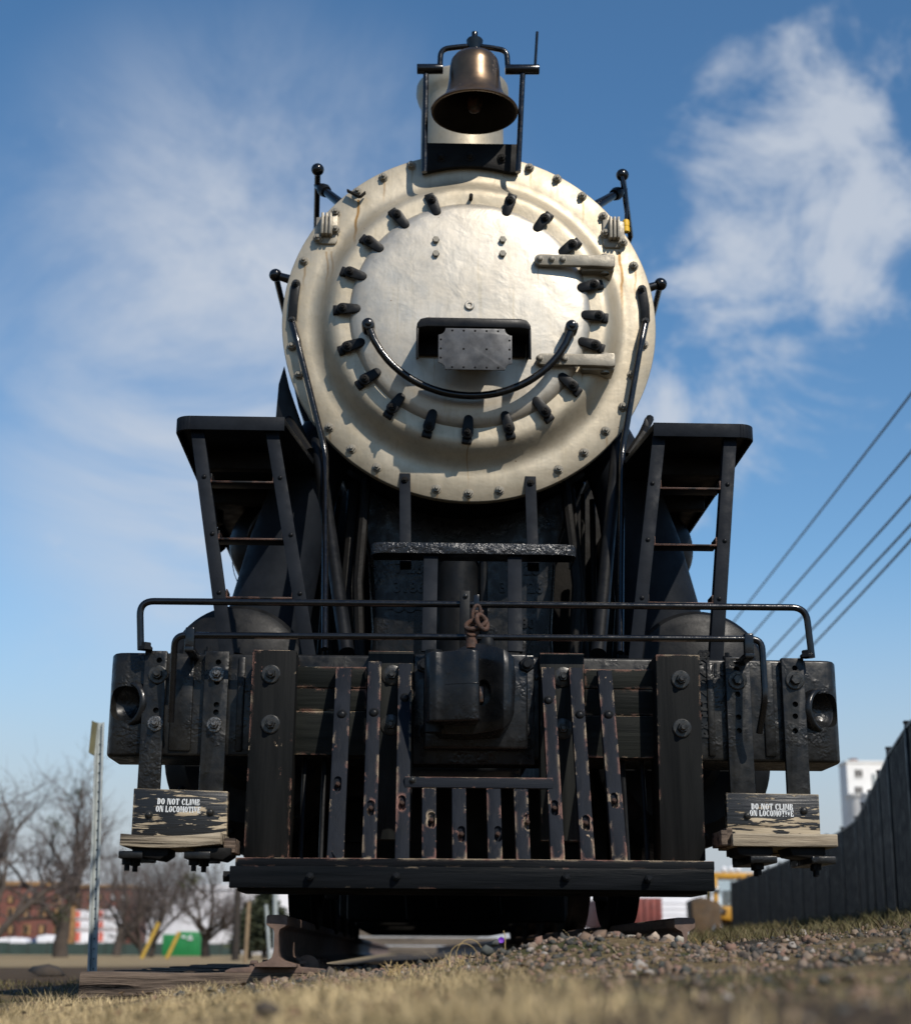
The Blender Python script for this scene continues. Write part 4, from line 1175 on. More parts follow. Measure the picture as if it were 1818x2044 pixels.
# ---- hand rail across the beam, uncoupling rod
yr = 6.43
A = [at(*q, yr) for q in ((281, 1296), (279, 1200), (1608, 1213), (1620, 1309))]
A[0].z = A[3].z = zt_b = 1.058
rail_ = MB().tube(bend(A, .06, 8), .0145, 12).build('beam_handrail', 'gloss', loco)
for x in (A[0].x, A[3].x):
    MB().lathe([(.03, 0), (.03, .012), (.022, .018), (.022, .03), (0, .03)], (x+.02*(1 if x < 0 else -1), yr, 1.058), ax=(0, 0, 1), n=6).build('handrail_nut', 'black', rail_)
yr2 = 6.32
B = [at(*q, yr2) for q in ((336, 1440), (349, 1268), (1520, 1276), (1519, 1462))]
B[0] = at(341, 1442, 6.40); B[3] = at(1515, 1464, 6.36)
B3m = at(1527, 1395, 6.30)
rod = MB().tube(bend([B[0], B[1], B[2], B3m, B[3]], .045, 6), .0135, 12).build('uncoupling_rod', 'gloss', loco)
for px, py in ((380, 1252), (1494, 1264)):
    p = at(px, py, yr2-.012)
    MB().box(p.x-.019, p.x+.019, yr2-.018, yr2+.02, 1.045, p.z).box(p.x-.019, p.x+.019, yr2-.018, BYF+.1, 1.030, 1.056).build('rod_bracket', 'gloss', rod, .006, 3)
    for dx in (-.05, .05):
        MB().lathe([(.02, 0), (.02, .02), (.01, .022), (.01, .035), (0, .035)], (p.x+dx, BYF+.03, 1.055), ax=(0, 0, 1), n=6).build('bracket_nut', 'black', rod)
p, q = at(928, 1180, 6.40), at(926, 1290, 6.40)
post = MB().bar((q.x, 6.39, 1.0), (p.x, 6.39, p.z), .041, .014).build('rail_post', 'black', loco, .002)
r_ = at(929, 1190, 6.39)
place('post_rivet', dome_mesh('post_rivet', 'nut', .010, .008), (r_.x, 6.389, r_.z), post)
p = at(951, 1222, 6.2)
MB().tube([(p.x, 6.2, p.z+.03), (p.x, 6.2, p.z-.02)], .012, 10).bar((p.x, 6.19, p.z+.07), (p.x, 6.19, p.z), .022, .02).build('lift_lever', 'gloss', rod, .003)
MB().lathe([(.03, 0), (.034, .02), (.034, .05), (.028, .06), (0, .06)], at(972, 1275, 6.33), ax=(0, 0, -1), n=16).build('rod_eye', 'black', rod)

# ---- running gear
def wheelset(y, r, name, spokes, tread=.14):
    for s in (-1, 1):
        x = s*.70
        w = MB().lathe([(r-.075, tread), (r, tread), (r+.006, .035), (r+.028, .028), (r+.028, .004), (r+.01, -.004), (r-.07, -.004), (r-.08, .03), (r-.08, tread-.03), (r-.075, tread)], (x, y, r), ax=(s, 0, 0), n=56).build(name, 'soot', loco)
        hub = MB().lathe([(0, -.02), (.13, -.02), (.15, .02), (.15, .15), (.08, .17), (0, .17)], (x, y, r), ax=(s, 0, 0), n=28)
        if spokes:
            for k in range(spokes):
                a = 2*math.pi*k/spokes
                d = Vector((0, math.cos(a), math.sin(a)))
                c = Vector((x+s*.06, y, r))
                hub.tube([c+d*.12, c+d*(r-.06)], [.045, .03], 8)
        else:
            hub.lathe([(.13, .05), (r-.07, .06), (r-.07, .09), (.13, .08)], (x, y, r), ax=(s, 0, 0), n=40)
        hub.build('wheel_centre', 'soot', w)
    MB().tube([(-.7, y, r), (.7, y, r)], .075, 16).build('axle', 'soot', loco)
wheelset(8.05, .42, 'pilot_wheel', 0)
for y in (10.3, 11.85, 13.4, 14.95):
    wheelset(y, .74, 'driving_wheel', 14)
for s in (-1, 1):
    MB().box(s*.52-.06, s*.52+.06, 7.3, 17.5, .55, .98).build('frame_rail', 'soot', loco, .01)
    MB().box(s*.52-.05, s*.52+.05, 7.5, 8.6, .16, .55).build('truck_frame', 'soot', loco, .02)
    MB().tube([(s*.985, 8.3, .72), (s*.985, 10.0, .72)], .045, 12).build('piston_rod', 'soot', loco)
    MB().box(s*.96-.04, s*.96+.04, 10.2, 15.05, .66, .80).build('side_rod', 'soot', loco, .01)
    MB().box(s*.62-.03, s*.62+.03, 7.45, 7.55, .10, .6).build('brake_hanger', 'soot', loco, .01)
MB().box(-.46, .46, 7.4, 8.5, .22, .62).build('truck_bolster', 'soot', loco, .03)
MB().box(-.62, .62, 7.45, 7.52, .18, .36).build('truck_beam', 'soot', loco, .02)
MB().box(-.6, .6, 8.9, 9.1, .03, .5).build('brake_beam', 'soot', loco, .02)
for y in (9.4, 11.0, 12.6):
    MB().box(-.66, .66, y, y+.12, .06, .42).build('brake_beam', 'soot', loco, .02)
MB().box(-.66, .66, 13.6, 17.6, .03, .95).build('ash_pan', 'soot', loco, .04)
for x, z in ((-.28, .10), (-.12, .16), (.2, .12)):
    MB().tube([(x, 8.7, .3), (x+.02, 8.7, z-.05), (x+.05, 9.4, z-.06)], .015, 8).build('brake_rod', 'soot', loco)

# ================================================================== GROUND AND TRACK
def lerp_tab(x, tab):
    return float(np.interp(x, [t[0] for t in tab], [t[1] for t in tab]))
NEAR = [(-60, -.42), (-8, -.40), (-2.0, -.36), (-1.35, -.335), (-.95, -.29), (-.55, -.245), (-.28, -.215), (.1, -.190), (.75, -.160), (1.6, -.070), (4.9, .30), (6.5, .42), (9, .50), (60, .6)]
TRACK = [(-60, -.42), (-8, -.40), (-2.2, -.37), (-1.6, -.34), (-1.3, -.31), (-.9, -.255), (-.6, -.225), (-.2, -.205), (.3, -.18), (.8, -.17), (1.3, -.09), (2.0, -.03), (4.9, .30), (6.5, .42), (9, .50), (60, .6)]
FAR = [(-400, -.75), (-60, -.7), (-8, -.52), (-2, -.42), (2, -.25), (9, .30), (14, .38), (60, .1), (400, -.4)]
def ground_z(x, y):
    n = lerp_tab(x, NEAR); t = lerp_tab(x, TRACK); f = lerp_tab(x, FAR)
    a = min(1, max(0, (y-4.6)/.9)); a = a*a*(3-2*a)
    z = n*(1-a)+t*a
    b = min(1, max(0, (y-14)/40))
    z = z*(1-b)+f*b
    c = min(1, max(0, (y-90)/200))
    z = z*(1-c)+(-.75)*c
    # heap of ballast in the four foot, just before the rail ends
    z += .085*math.exp(-((x-.35)/.42)**2-((y-5.45)/.38)**2)
    z += .03*math.exp(-((x-.95)/.4)**2-((y-5.6)/.5)**2)
    z += .050*math.exp(-((x-.05)/.42)**2-((y-6.15)/.42)**2)
    if y < 14:
        z += .022*mnoise.noise((x*1.3, y*1.3, 3.1))+.010*mnoise.noise((x*5, y*5, 1.7))
        if y < 1.6: z = min(z, -.178-.012*(1.6-y))          # a hollow where the camera lies
    return z

xs = np.concatenate([-np.geomspace(3200, 6, 26), np.arange(-5.6, 6.2, .14), np.geomspace(6.4, 3200, 26)])
ys = np.concatenate([-np.geomspace(600, 2, 8), np.arange(-1.6, 9, .12), np.geomspace(9.2, 4200, 60)])
gv = [(float(x), float(y), ground_z(float(x), float(y))) for y in ys for x in xs]
nx = len(xs)
gf = [(j*nx+i, j*nx+i+1, (j+1)*nx+i+1, (j+1)*nx+i) for j in range(len(ys)-1) for i in range(nx-1)]
def ground_mat():
    t = NT('dry_turf_and_dirt')
    a = t.noise(.35, 5, .6)
    b = t.noise(2.6, 6, .65, .4)
    f = t.noise(38, 5, .7)
    straw = t.mix(t.ss(f, .3, .7), (.10, .07, .036), (.22, .165, .09))
    dirt = t.mix(t.ss(f, .3, .7), (.038, .027, .018), (.085, .061, .042))
    green = t.mix(t.ss(f, .3, .7), (.040, .044, .018), (.095, .092, .04))
    c = t.mix(t.ss(b, .46, .60), straw, green)
    c = t.mix(t.ss(t.noise(.9, 5, .6, .3, loc=(4, 2, 0)), .48, .58), c, dirt)
    # broad bands of bare earth and straw running across, beyond the track
    s3 = t.n('ShaderNodeSeparateXYZ'); t.l(t.tc.outputs['Object'], s3.inputs[0])
    band = t.math('ADD', t.math('MULTIPLY', t.noise(.12, 4, .6, .2, stretch=(.15, 1, 1), loc=(0, 2.7, 0)), .5), t.ss(s3.outputs[1], 18, 44, .12, .42))
    far = t.ss(s3.outputs[1], 7.5, 10)
    bandc = t.mix(t.ss(band, .45, .55), t.mix(t.ss(f, .3, .7), (.045, .031, .02), (.10, .07, .045)), t.mix(t.ss(f, .3, .7), (.20, .145, .08), (.36, .28, .165)))
    c = t.mix(t.math('MULTIPLY', far, .92), c, bandc)
    # darker strip of ground along the track, from the rail ends back
    tr = t.math('MULTIPLY', t.ss(t.math('ABSOLUTE', s3.outputs[0]), 1.9, 1.3), t.ss(s3.outputs[1], 6.2, 7.5))
    c = t.mix(tr, c, t.mix(t.ss(f, .3, .7), (.022, .018, .015), (.075, .062, .05)))
    h = t.math('ADD', f, t.math('MULTIPLY', b, .8))
    return t.done(c, .9, 0, t.bump(h, .8, .03), .1)
M['ground'] = ground_mat()
gm = bpy.data.meshes.new('ground')
gm.from_pydata(gv, [], gf)
gm.polygons.foreach_set('use_smooth', [True]*len(gm.polygons))
gm.materials.append(M['ground'])
ground = link(bpy.data.objects.new('ground', gm))
ground['kind'] = 'structure'

# rails
RP = [(-.076, -.186), (.076, -.186), (.076, -.176), (.030, -.163), (.012, -.150), (.008, -.130), (.008, -.066), (.012, -.052), (.030, -.042), (.0385, -.036), (.0385, -.008), (.034, -.002), (.024, 0),
      (-.024, 0), (-.034, -.002), (-.0385, -.008), (-.0385, -.036), (-.030, -.042), (-.012, -.052), (-.008, -.066), (-.008, -.130), (-.012, -.150), (-.030, -.163), (-.076, -.176)]
for x, lab in ((-.755, 'rusty steel rail with sawn end resting on a tie plate, left of the two'), (.755, 'rusty steel rail with sawn end half buried in gravel, right of the two')):
    y0 = 6.03
    r = MB().prism(RP, (x, y0, 0), FX, FZ, (0, 44, 0)).build('rail', 'rail_side', None, .0012, 1)
    tag(r, lab, 'rail', 'track rails')
# ties
for k in range(8):
    y0 = 6.09+.52*k
    x0, x1 = -1.475+.03*(k % 3), 1.30
    m = MB()
    n = 26
    vs, fs = [], []
    rr = random.Random(k)
    for i in range(n+1):
        x = x0+(x1-x0)*i/n
        w = .006*mnoise.noise((x*3, k, 0))
        zt_, zb_ = -.208+.005*mnoise.noise((x*4, 3, k)), -.40
        ya, yb = y0+.006*mnoise.noise((x*6, 7, k))+w, y0+.23
        vs += [(x, ya+.006, zb_), (x, ya, -.27+.004*mnoise.noise((x*7, 1, k))), (x, ya+.003, zt_-.012), (x, ya+.016, zt_), (x, yb-.012, zt_), (x, yb, zt_-.012), (x, yb, zb_)]
    for i in range(n):
        for j in range(7):
            fs.append((i*7+j, (i+1)*7+j, (i+1)*7+(j+1) % 7, i*7+(j+1) % 7))
    fs += [tuple(range(7)), tuple(n*7+j for j in range(6, -1, -1))]
    t = m.add(vs, fs).build('railway_tie', 'tie_wood', None, smooth=40)
    tag(t, 'cracked weathered wooden tie under the sawn rail ends, nearest of all' if k == 0 else 'weathered wooden tie further back under the locomotive', 'railway tie', None if k == 0 else 'ties under the locomotive')
    if k < 4:
        for x in (-.755, .755):
            tp = MB().prism([(-.19, -.013), (-.17, -.004), (-.085, .002), (-.08, .012), (-.077, .012), (-.077, 0), (.077, 0), (.077, .012), (.08, .012), (.085, .002), (.17, -.004), (.19, -.013), (.19, -.020), (-.19, -.020)],
                            (x, y0+.012, -.1875), FX, FZ, (0, .19, 0)).build('tie_plate', 'rail_side', None, .0015)
            tag(tp, ('rusty tie plate under the left rail end' if x < 0 else 'rusty tie plate under the right rail end') if k == 0 else 'rusty tie plate on a tie further back', 'tie plate', None if k == 0 else 'tie plates further back')
            for dx, dy in ((-.098, .05), (.098, .13)):
                sp = MB().box(x+dx-.008, x+dx+.008, y0+dy, y0+dy+.016, -.27, -.176)
                sp.prism([(-.016, 0), (.016, 0), (.012, .014), (-.012, .014)], (x+dx-(.010 if dx > 0 else -.010), y0+dy-.006, -.177), FX, FZ, (0, .028, 0))
                sp.build('track_spike', 'rail_side', tp, .003)
# rail anchor clipped to the left rail
ra = MB().tube(bend([(-.70, 6.30, -.155), (-.672, 6.30, -.170), (-.655, 6.30, -.205), (-.70, 6.30, -.222), (-.84, 6.30, -.215), (-.85, 6.30, -.19)], .02), .012, 8)
ra.prism([(.03*math.cos(t)*1.6, .048*math.sin(t)) for t in np.linspace(-.3, math.pi*.95, 10)], (-.655, 6.295, -.190), FX, FZ, (0, .03, 0))
tag(ra.build('rail_anchor', 'rail_side', None, .003), 'small rusty curved rail anchor beside the left rail', 'rail anchor')

# ---- gravel, grass, stones
rg = np.random.RandomState(11)
def ico():
    bm = bmesh.new(); bmesh.ops.create_icosphere(bm, subdivisions=1, radius=1)
    v = np.array([x.co[:] for x in bm.verts]); f = np.array([[q.index for q in p.verts] for p in bm.faces]); bm.free()
    return v, f
IV, IF = ico()
def stone_mesh(seed):
    r = np.random.RandomState(seed)
    v = IV*np.array([1, r.uniform(.65, 1), r.uniform(.5, .85)])
    # chop flat facets
    for _ in range(8):
        d = r.normal(size=3); d /= np.linalg.norm(d)
        k = v@d; lim = r.uniform(.32, .65)
        v = v-np.outer(np.maximum(k-lim, 0), d)
    return (v+r.normal(scale=.03, size=v.shape))*1.35
SHAPES = [stone_mesh(i) for i in range(10)]
def rand_rot(r):
    q = Quaternion((r.normal(), r.normal(), r.normal(), r.normal())); q.normalize()
    return np.array(q.to_matrix())
def stones_mat():
    t = NT('mixed_ballast_stone')
    g = t.n('ShaderNodeNewGeometry')
    ramp = t.n('ShaderNodeValToRGB'); ramp.color_ramp.interpolation = 'CONSTANT'
    cols = [(0, (.17, .115, .08)), (.24, (.055, .058, .052)), (.40, (.21, .16, .12)), (.58, (.10, .082, .067)), (.74, (.19, .115, .085)), (.84, (.032, .034, .032)), (.95, (.28, .25, .22))]
    el = ramp.color_ramp.elements
    el[0].position, el[0].color = 0, (*cols[0][1], 1); el[1].position, el[1].color = cols[1][0], (*cols[1][1], 1)
    for p, c in cols[2:]:
        e = el.new(p); e.color = (*c, 1)
    t.l(g.outputs['Random Per Island'], ramp.inputs[0])
    n = t.noise(70, 5, .65)
    c = t.mix(t.math('MULTIPLY', t.ss(n, .4, .7), .45), ramp.outputs[0], (.14, .11, .09))
    return t.done(c, .85, 0, t.bump(n, .5, .006), .2)
M['stones'] = stones_mat()
pos = []
while len(pos) < 14000:
    x, y = rg.uniform(-1.1, 4.2), rg.uniform(1.6, 9.5)
    dens = 0.0
    if y > 4.9: dens = .9 if -.65 < x < 1.1 else (.16 if x > 1.1 else .25)
    elif y > 3.6: dens = .55*np.clip((x+.1)/.5, 0, 1)
    else: dens = .28*np.clip((x+.05)/.4, 0, 1)
    if y > 7.2 and x < 1.2: dens *= .4
    if 6.0 < y and (abs(x+.755) < .11 or abs(x-.755) < .09): dens = 0
    if 6.05 < y < 6.36 and x < -.45: dens *= .12
    if mnoise.noise((x*2, y*2, 9)) < -.15: dens *= .35
    if rg.rand() < dens: pos.append((x, y))
V, F = [], []
nb = 0
for (x, y) in pos:
    s = float(np.clip(rg.lognormal(math.log(.0072), .50), .003, .030))
    if y < 4.0: s *= .62
    v = (SHAPES[rg.randint(10)]*s)@rand_rot(rg).T+np.array([x, y, ground_z(x, y)+s*rg.uniform(-.2, .4)])
    V.append(v); F.append(IF+nb); nb += len(v)
def raw_obj(name, V, F, mat, smooth=False):
    me = bpy.data.meshes.new(name)
    V = np.concatenate(V); F = np.concatenate(F)
    me.vertices.add(len(V)); me.vertices.foreach_set('co', V.astype(np.float32).ravel())
    k = F.shape[1]
    me.loops.add(F.size); me.loops.foreach_set('vertex_index', F.astype(np.int32).ravel())
    me.polygons.add(len(F)); me.polygons.foreach_set('loop_start', np.arange(0, F.size, k, dtype=np.int32))
    me.update(calc_edges=True); me.validate()
    me.materials.append(M[mat])
    if smooth: me.polygons.foreach_set('use_smooth', [True]*len(me.polygons))
    return link(bpy.data.objects.new(name, me))
tag(raw_obj('gravel', V, F, 'stones'), 'tan and grey crushed gravel heaped before and beside the rails', 'gravel', kind='stuff')

# the larger lumps of ballast on the crest of the heap, by where they lie
LUMPS = ((578+0, 0, 0),)
for i, (px, py, Y, s, ci, lab) in enumerate((
        (987, 1886, 5.4, .014, 1, 'dark grey ballast lump lying in the gravel heap, just right of the purple flower'),
        (973, 1900, 5.25, .022, 1, 'largest dark green-grey ballast lump on the near face of the gravel heap'),
        (1093, 1886, 5.5, .023, 0, 'tan pointed ballast lump on the crest of the gravel heap'),
        (1116, 1885, 5.5, .022, 1, 'small dark ballast lump beside a tan pointed one on the gravel crest'),
        (1205, 1882, 5.6, .025, 2, 'pale tan pointed ballast lump standing highest before the right rail'),
        (1165, 1890, 5.45, .022, 2, 'flat pale ballast lump left of the highest tan one'),
        (1262, 1884, 5.6, .028, 3, 'rounded cream ballast lump between the tan pointed one and the right rail'),
        (1307, 1878, 5.75, .028, 2, 'wide tan ballast lump leaning near the right rail end'),
        (1335, 1876, 5.75, .026, 2, 'smaller tan ballast lump touching the wide one near the right rail end'),
        (1357, 1882, 5.7, .022, 3, 'small cream ballast lump right before the right rail end'))):
    p = at(px, py, Y)
    v = (SHAPES[i % 10]*s)@rand_rot(rg).T
    cm = ((.40, .28, .20), (.085, .09, .08), (.42, .33, .25), (.46, .42, .34))[ci]
    key = 'lump%d' % ci
    if key not in M: M[key] = paint('ballast_lump_stone_%d' % ci, cm, tuple(q*.6 for q in cm), .85, 30, 90, .5)
    o = raw_obj('ballast_stone', [v], [IF], key)
    o.location = (p.x, p.y, p.z+.004)
    tag(o, lab, 'stone', 'ballast lumps on the gravel heap')

# grass: blades of straw and green
def blades(n, sampler, hmin, hmax, wid, lean):
    P, Fc, k = [], [], 0
    for _ in range(n):
        q = sampler()
        if q is None: continue
        x, y = q
        z = ground_z(x, y)-.008
        h = rg.uniform(hmin, hmax)*(.75+1.1*max(-.5, mnoise.noise((x*3.1, y*3.1, 6)))); a = rg.uniform(0, 2*math.pi); w = wid*rg.uniform(.6, 1.4)
        l = rg.uniform(.1, lean)*h; b = rg.uniform(0, 2*math.pi)
        ux, uy = math.cos(a)*w/2, math.sin(a)*w/2
        dx, dy = math.cos(b)*l, math.sin(b)*l
        P.append(np.array([(x-ux, y-uy, z), (x+ux, y+uy, z), (x+ux*.8+dx*.4, y+uy*.8+dy*.4, z+h*.55), (x-ux*.8+dx*.4, y-uy*.8+dy*.4, z+h*.55),
                           (x+dx+ux*.15, y+dy+uy*.15, z+h*.92), (x+dx-ux*.15, y+dy-uy*.15, z+h*.92)]))
        Fc.append(np.array([(0, 1, 2, 3), (3, 2, 4, 5)])+k); k += 6
    return P, Fc
def grass_mat(name, cs, cs2):
    t = NT(name)
    g = t.n('ShaderNodeNewGeometry')
    patch = t.ss(t.noise(2.2, 4, .6), .42, .62)
    c = t.mix(g.outputs['Random Per Island'], *cs)
    c2 = t.mix(g.outputs['Random Per Island'], *cs2)
    c = t.mix(patch, c, c2)
    t.b.inputs['Subsurface Weight'].default_value = 0
    return t.done(c, .7, 0, None, .2)
M['straw'] = grass_mat('dry_straw_grass', ((.38, .28, .14), (.62, .48, .27)), ((.16, .12, .055), (.36, .28, .15)))
M['green'] = grass_mat('thin_green_grass', ((.060, .058, .022), (.12, .105, .047)), ((.19, .145, .08), (.09, .08, .035)))
def s_left():
    x, y = rg.uniform(-2.9, .5), rg.uniform(.9, 5.7)
    d = np.clip((.15-x)/.6, .05, 1)
    if y > 4.9 and x > -.9: d *= .3
    return (x, y) if rg.rand() < d else None
def s_right():
    x, y = rg.uniform(-.4, 4.5), rg.uniform(.9, 7)
    d = .18+.82*np.clip(mnoise.noise((x*1.5, y*1.5, 4))*2.2+.1, 0, 1)
    if 5 < y < 6.6 and x < 1.2: d *= .10
    return (x, y) if rg.rand() < d else None
def s_back():
    x, y = rg.uniform(-7, -1.6), rg.uniform(6, 14)
    d = np.clip(mnoise.noise((x*.5, y*.9, 2))*2+.4, 0, 1)
    return (x, y) if rg.rand() < d else None
def s_fence():
    y = rg.uniform(8, 34); x = lerp_tab(y, [(8, 3.35), (16.6, 5.0), (28.17, 7.73), (41.69, 9.61)])+rg.uniform(-2.4, 0)
    return (x, y)
P, Fc = blades(95000, s_left, .012, .058, .0019, 1.3)
tag(raw_obj('straw_grass', P, Fc, 'straw'), 'pale dry straw-coloured grass in the blurred foreground', 'grass', kind='stuff')
P, Fc = blades(42000, s_right, .008, .032, .0019, 1.3)
P2, F2 = blades(12000, s_back, .03, .07, .006, 1.0)
k = sum(len(p) for p in P)
P3, F3 = blades(16000, s_fence, .03, .10, .006, 1.2)
k2 = k+sum(len(p) for p in P2)
tag(raw_obj('green_grass', P+P2+P3, Fc+[f+k for f in F2]+[f+k2 for f in F3], 'green'), 'short thin green and brown grass on the verge', 'grass', kind='stuff')

# dead leaves and crumbs of soil lying in the grass
P_, F_, k = [], [], 0
for _ in range(900):
    x, y = rg.uniform(-2.2, 2.4), rg.uniform(1.3, 6.0)
    z = ground_z(x, y)+rg.uniform(.005, .03); s_ = rg.uniform(.006, .018)
    m3 = rand_rot(rg)
    q = np.array([(-1, 0, 0), (-.3, .55, .15), (.6, .5, .1), (1.1, 0, -.1), (.5, -.55, .2), (-.4, -.5, .1)])*s_
    P_.append(q@m3.T*np.array([1, 1, .5])+np.array([x, y, z])); F_.append(np.array([(0, 1, 2, 3), (0, 3, 4, 5)])+k); k += 6
M['dead_leaf'] = paint('dead_leaf', (.10, .06, .03), (.20, .13, .07), .85, 9)
tag(raw_obj('dead_leaves', P_, F_, 'dead_leaf'), 'scattered small brown dead leaves in the foreground grass', 'leaves', kind='stuff')

# dry weeds by the rail end and on the gravel
def weed(name, lab, px, py, Y, n, h, seed, loops=False):
    r = random.Random(seed)
    p = at(px, py, Y)
    m = MB()
    z0 = ground_z(p.x, p.y)
    for _ in range(n):
        a = r.uniform(0, 6.28); l = r.uniform(.4, 1.0)*h
        b = Vector((p.x+r.uniform(-.05, .05), p.y+r.uniform(-.04, .04), z0))
        t = b+Vector((math.cos(a)*h*.6, math.sin(a)*h*.4, l))
        mid = b.lerp(t, .5)+Vector((0, 0, h*.2))
        m.tube([b, mid, t], [.0016, .0012, .0006], 4)
    if loops:
        for q in range(2):
            c = Vector((p.x+.02*q, p.y, z0+.03))
            m.tube([c+Vector((.045*math.cos(t), 0, .045*math.sin(t)*(1+.3*q))) for t in np.linspace(-.3, math.pi+.2, 14)], .0012, 4)
    tag(m.build(name, 'weed', None, smooth=0), lab, 'weed')
M['weed'] = paint('dry_weed_stalk', (.42, .30, .13), (.30, .21, .09), .8)
weed('dry_weed', 'dry tan weed tuft beside the right rail end', 1402, 1860, 6.1, 26, .09, 3)
weed('dry_weed', 'thin looping dry weed on the gravel left of the purple flower', 925, 1905, 5.3, 14, .05, 5, True)
weed('dry_weed', 'low dry weed tangle on the gravel between weed loop and left rail', 800, 1928, 5.5, 24, .05, 8)
# purple flower
p = at(1000, 1877, 5.42)
fl = empty('purple_flower', 'tiny purple wild flower on a thin stalk on the gravel heap', 'flower', (p.x, p.y, ground_z(p.x, p.y)))
MB().tube([(p.x+.012, p.y, ground_z(p.x, p.y)-.01), (p.x+.014, p.y, p.z+.012), (p.x+.008, p.y, p.z+.03)], .0016, 5).build('stalk', 'weed', fl)
M['purple'] = paint('violet_petal', (.16, .03, .42), (.12, .02, .32), .6)
for k in range(5):
    a = 2*math.pi*k/5
    c = Vector((p.x, p.y-.004, p.z))
    MB().prism([(.0, 0), (.004, .003), (.006, .007), (.003, .010), (-.003, .010), (-.005, .0065), (-.0035, .003)], c, (math.cos(a), 0, -math.sin(a)), (math.sin(a), -.3, math.cos(a)), (0, .0012, 0)).build('petal', 'purple', fl)

# ================================================================== SIGN POST, FENCE, BACKDROP
gx = at(184, 1962, 11.8); tx = at(199, 1442, 11.8)
post = MB()
w, d, th = .034, .030, .005
up_ = (tx-gx)
prof = [(-w, 0), (-w*.55, 0), (-w*.4, d), (w*.4, d), (w*.55, 0), (w, 0), (w, th), (w*.62, th), (w*.46, d+th), (-w*.46, d+th), (-w*.62, th), (-w, th)]
sp = empty('sign_post', 'galvanised steel sign post with its small sign seen edge-on', 'sign post', (gx.x, gx.y, gx.z))
post.prism(prof, gx-Vector((0, 0, .1)), (1, 0, 0), (0, 1, 0), up_+Vector((0, 0, .1))).build('post', 'pale_pole', sp)
for k in range(24):
    t = .05+.9*k/24
    q = gx.lerp(tx, t)
    MB().lathe([(.006, 0), (.006, .003), (0, .003)], (q.x, q.y+d-.001, q.z), n=8).build('post_hole', 'soot', sp)
s0 = at(187, 1440, 11.78); s1 = at(187, 1504, 11.78)
M['sign_olive'] = paint('faded_olive_sign', (.20, .19, .11), (.13, .125, .08), .5, metal=.3)
MB().hexa([(s0.x-.014, 11.74, s1.z), (s0.x+.018, 11.78, s1.z-.01), (s0.x+.018, 12.05, s1.z-.01), (s0.x-.014, 12.02, s1.z),
           (s0.x-.006, 11.74, s0.z), (s0.x+.025, 11.78, s0.z-.012), (s0.x+.025, 12.05, s0.z-.012), (s0.x-.006, 12.02, s0.z)]).build('sign_plate', 'sign_olive', sp)

# black steel fence on the right
M['fence'] = paint('black_fence_steel', (.0035, .0035, .004), (.006, .006, .007), .55, 3, 30, .1, spec=.12)
M['fence_post'] = paint('black_fence_post', (.008, .008, .009), (.012, .012, .014), .45, 3, 30, .1, spec=.3)
FENCE = [(8, 3.35), (16.6, 5.0), (18.87, 5.5), (21.24, 6.08), (24.52, 6.85), (28.17, 7.73), (31.28, 8.24), (41.69, 9.61), (54.92, 10.86)]
def fx(y): return lerp_tab(y, FENCE)
FTOP = 2.18
fence = empty('panel_fence', 'black corrugated steel panel fence with square posts along the right verge', 'fence', (fx(20), 20, .33))
fy = [11.6+2.41*k for k in range(19)]
for k, y in enumerate(fy):
    b = Vector((fx(y), y, ground_z(fx(y), y)-.05))
    d = Vector((fx(y+.5)-fx(y-.5), 1, 0)).normalized(); nrm = Vector((-d.y, d.x, 0))
    jit = .02*math.sin(k*2.3)
    pm = MB().prism([(-.032, -.032), (.032, -.032), (.032, .032), (-.032, .032)], b, tuple(d), tuple(nrm), (0, 0, FTOP+.05+jit-b.z))
    pm.prism([(-.040, -.040), (.040, -.040), (.040, .040), (-.040, .040)], (b.x, b.y, FTOP+.052+jit), tuple(d), tuple(nrm), (0, 0, .025))
    pm.build('fence_post', 'fence_post', fence, .006)
    if k < len(fy)-1:
        e = Vector((fx(fy[k+1]), fy[k+1], ground_z(fx(fy[k+1]), fy[k+1])-.05))
        dd = (e-b); dd.z = 0; dd.normalize(); nrm = Vector((-dd.y, dd.x, 0))
        a0, a1 = b+dd*.035, e-dd*.035
        n = 8
        vs, fs = [], []
        for i in range(n*4+1):
            t = i/(n*4)
            q = a0.lerp(a1, t)+nrm*(.014, .014, -.014, -.014)[i % 4]
            vs += [(q.x, q.y, q.z), (q.x, q.y, FTOP-.012)]
        for i in range(n*4): fs.append((2*i, 2*i+2, 2*i+3, 2*i+1))
        m = MB().add(vs, fs)
        m.add([(x-nrm.x*.004, y_-nrm.y*.004, z) for x, y_, z in vs], [tuple(reversed(f)) for f in fs])
        m.build('fence_panel', 'fence', fence, smooth=0)
        MB().bar((a0.x, a0.y, FTOP), (a1.x, a1.y, FTOP), .045, .03, tuple(nrm)).build('top_rail', 'fence_post', fence)

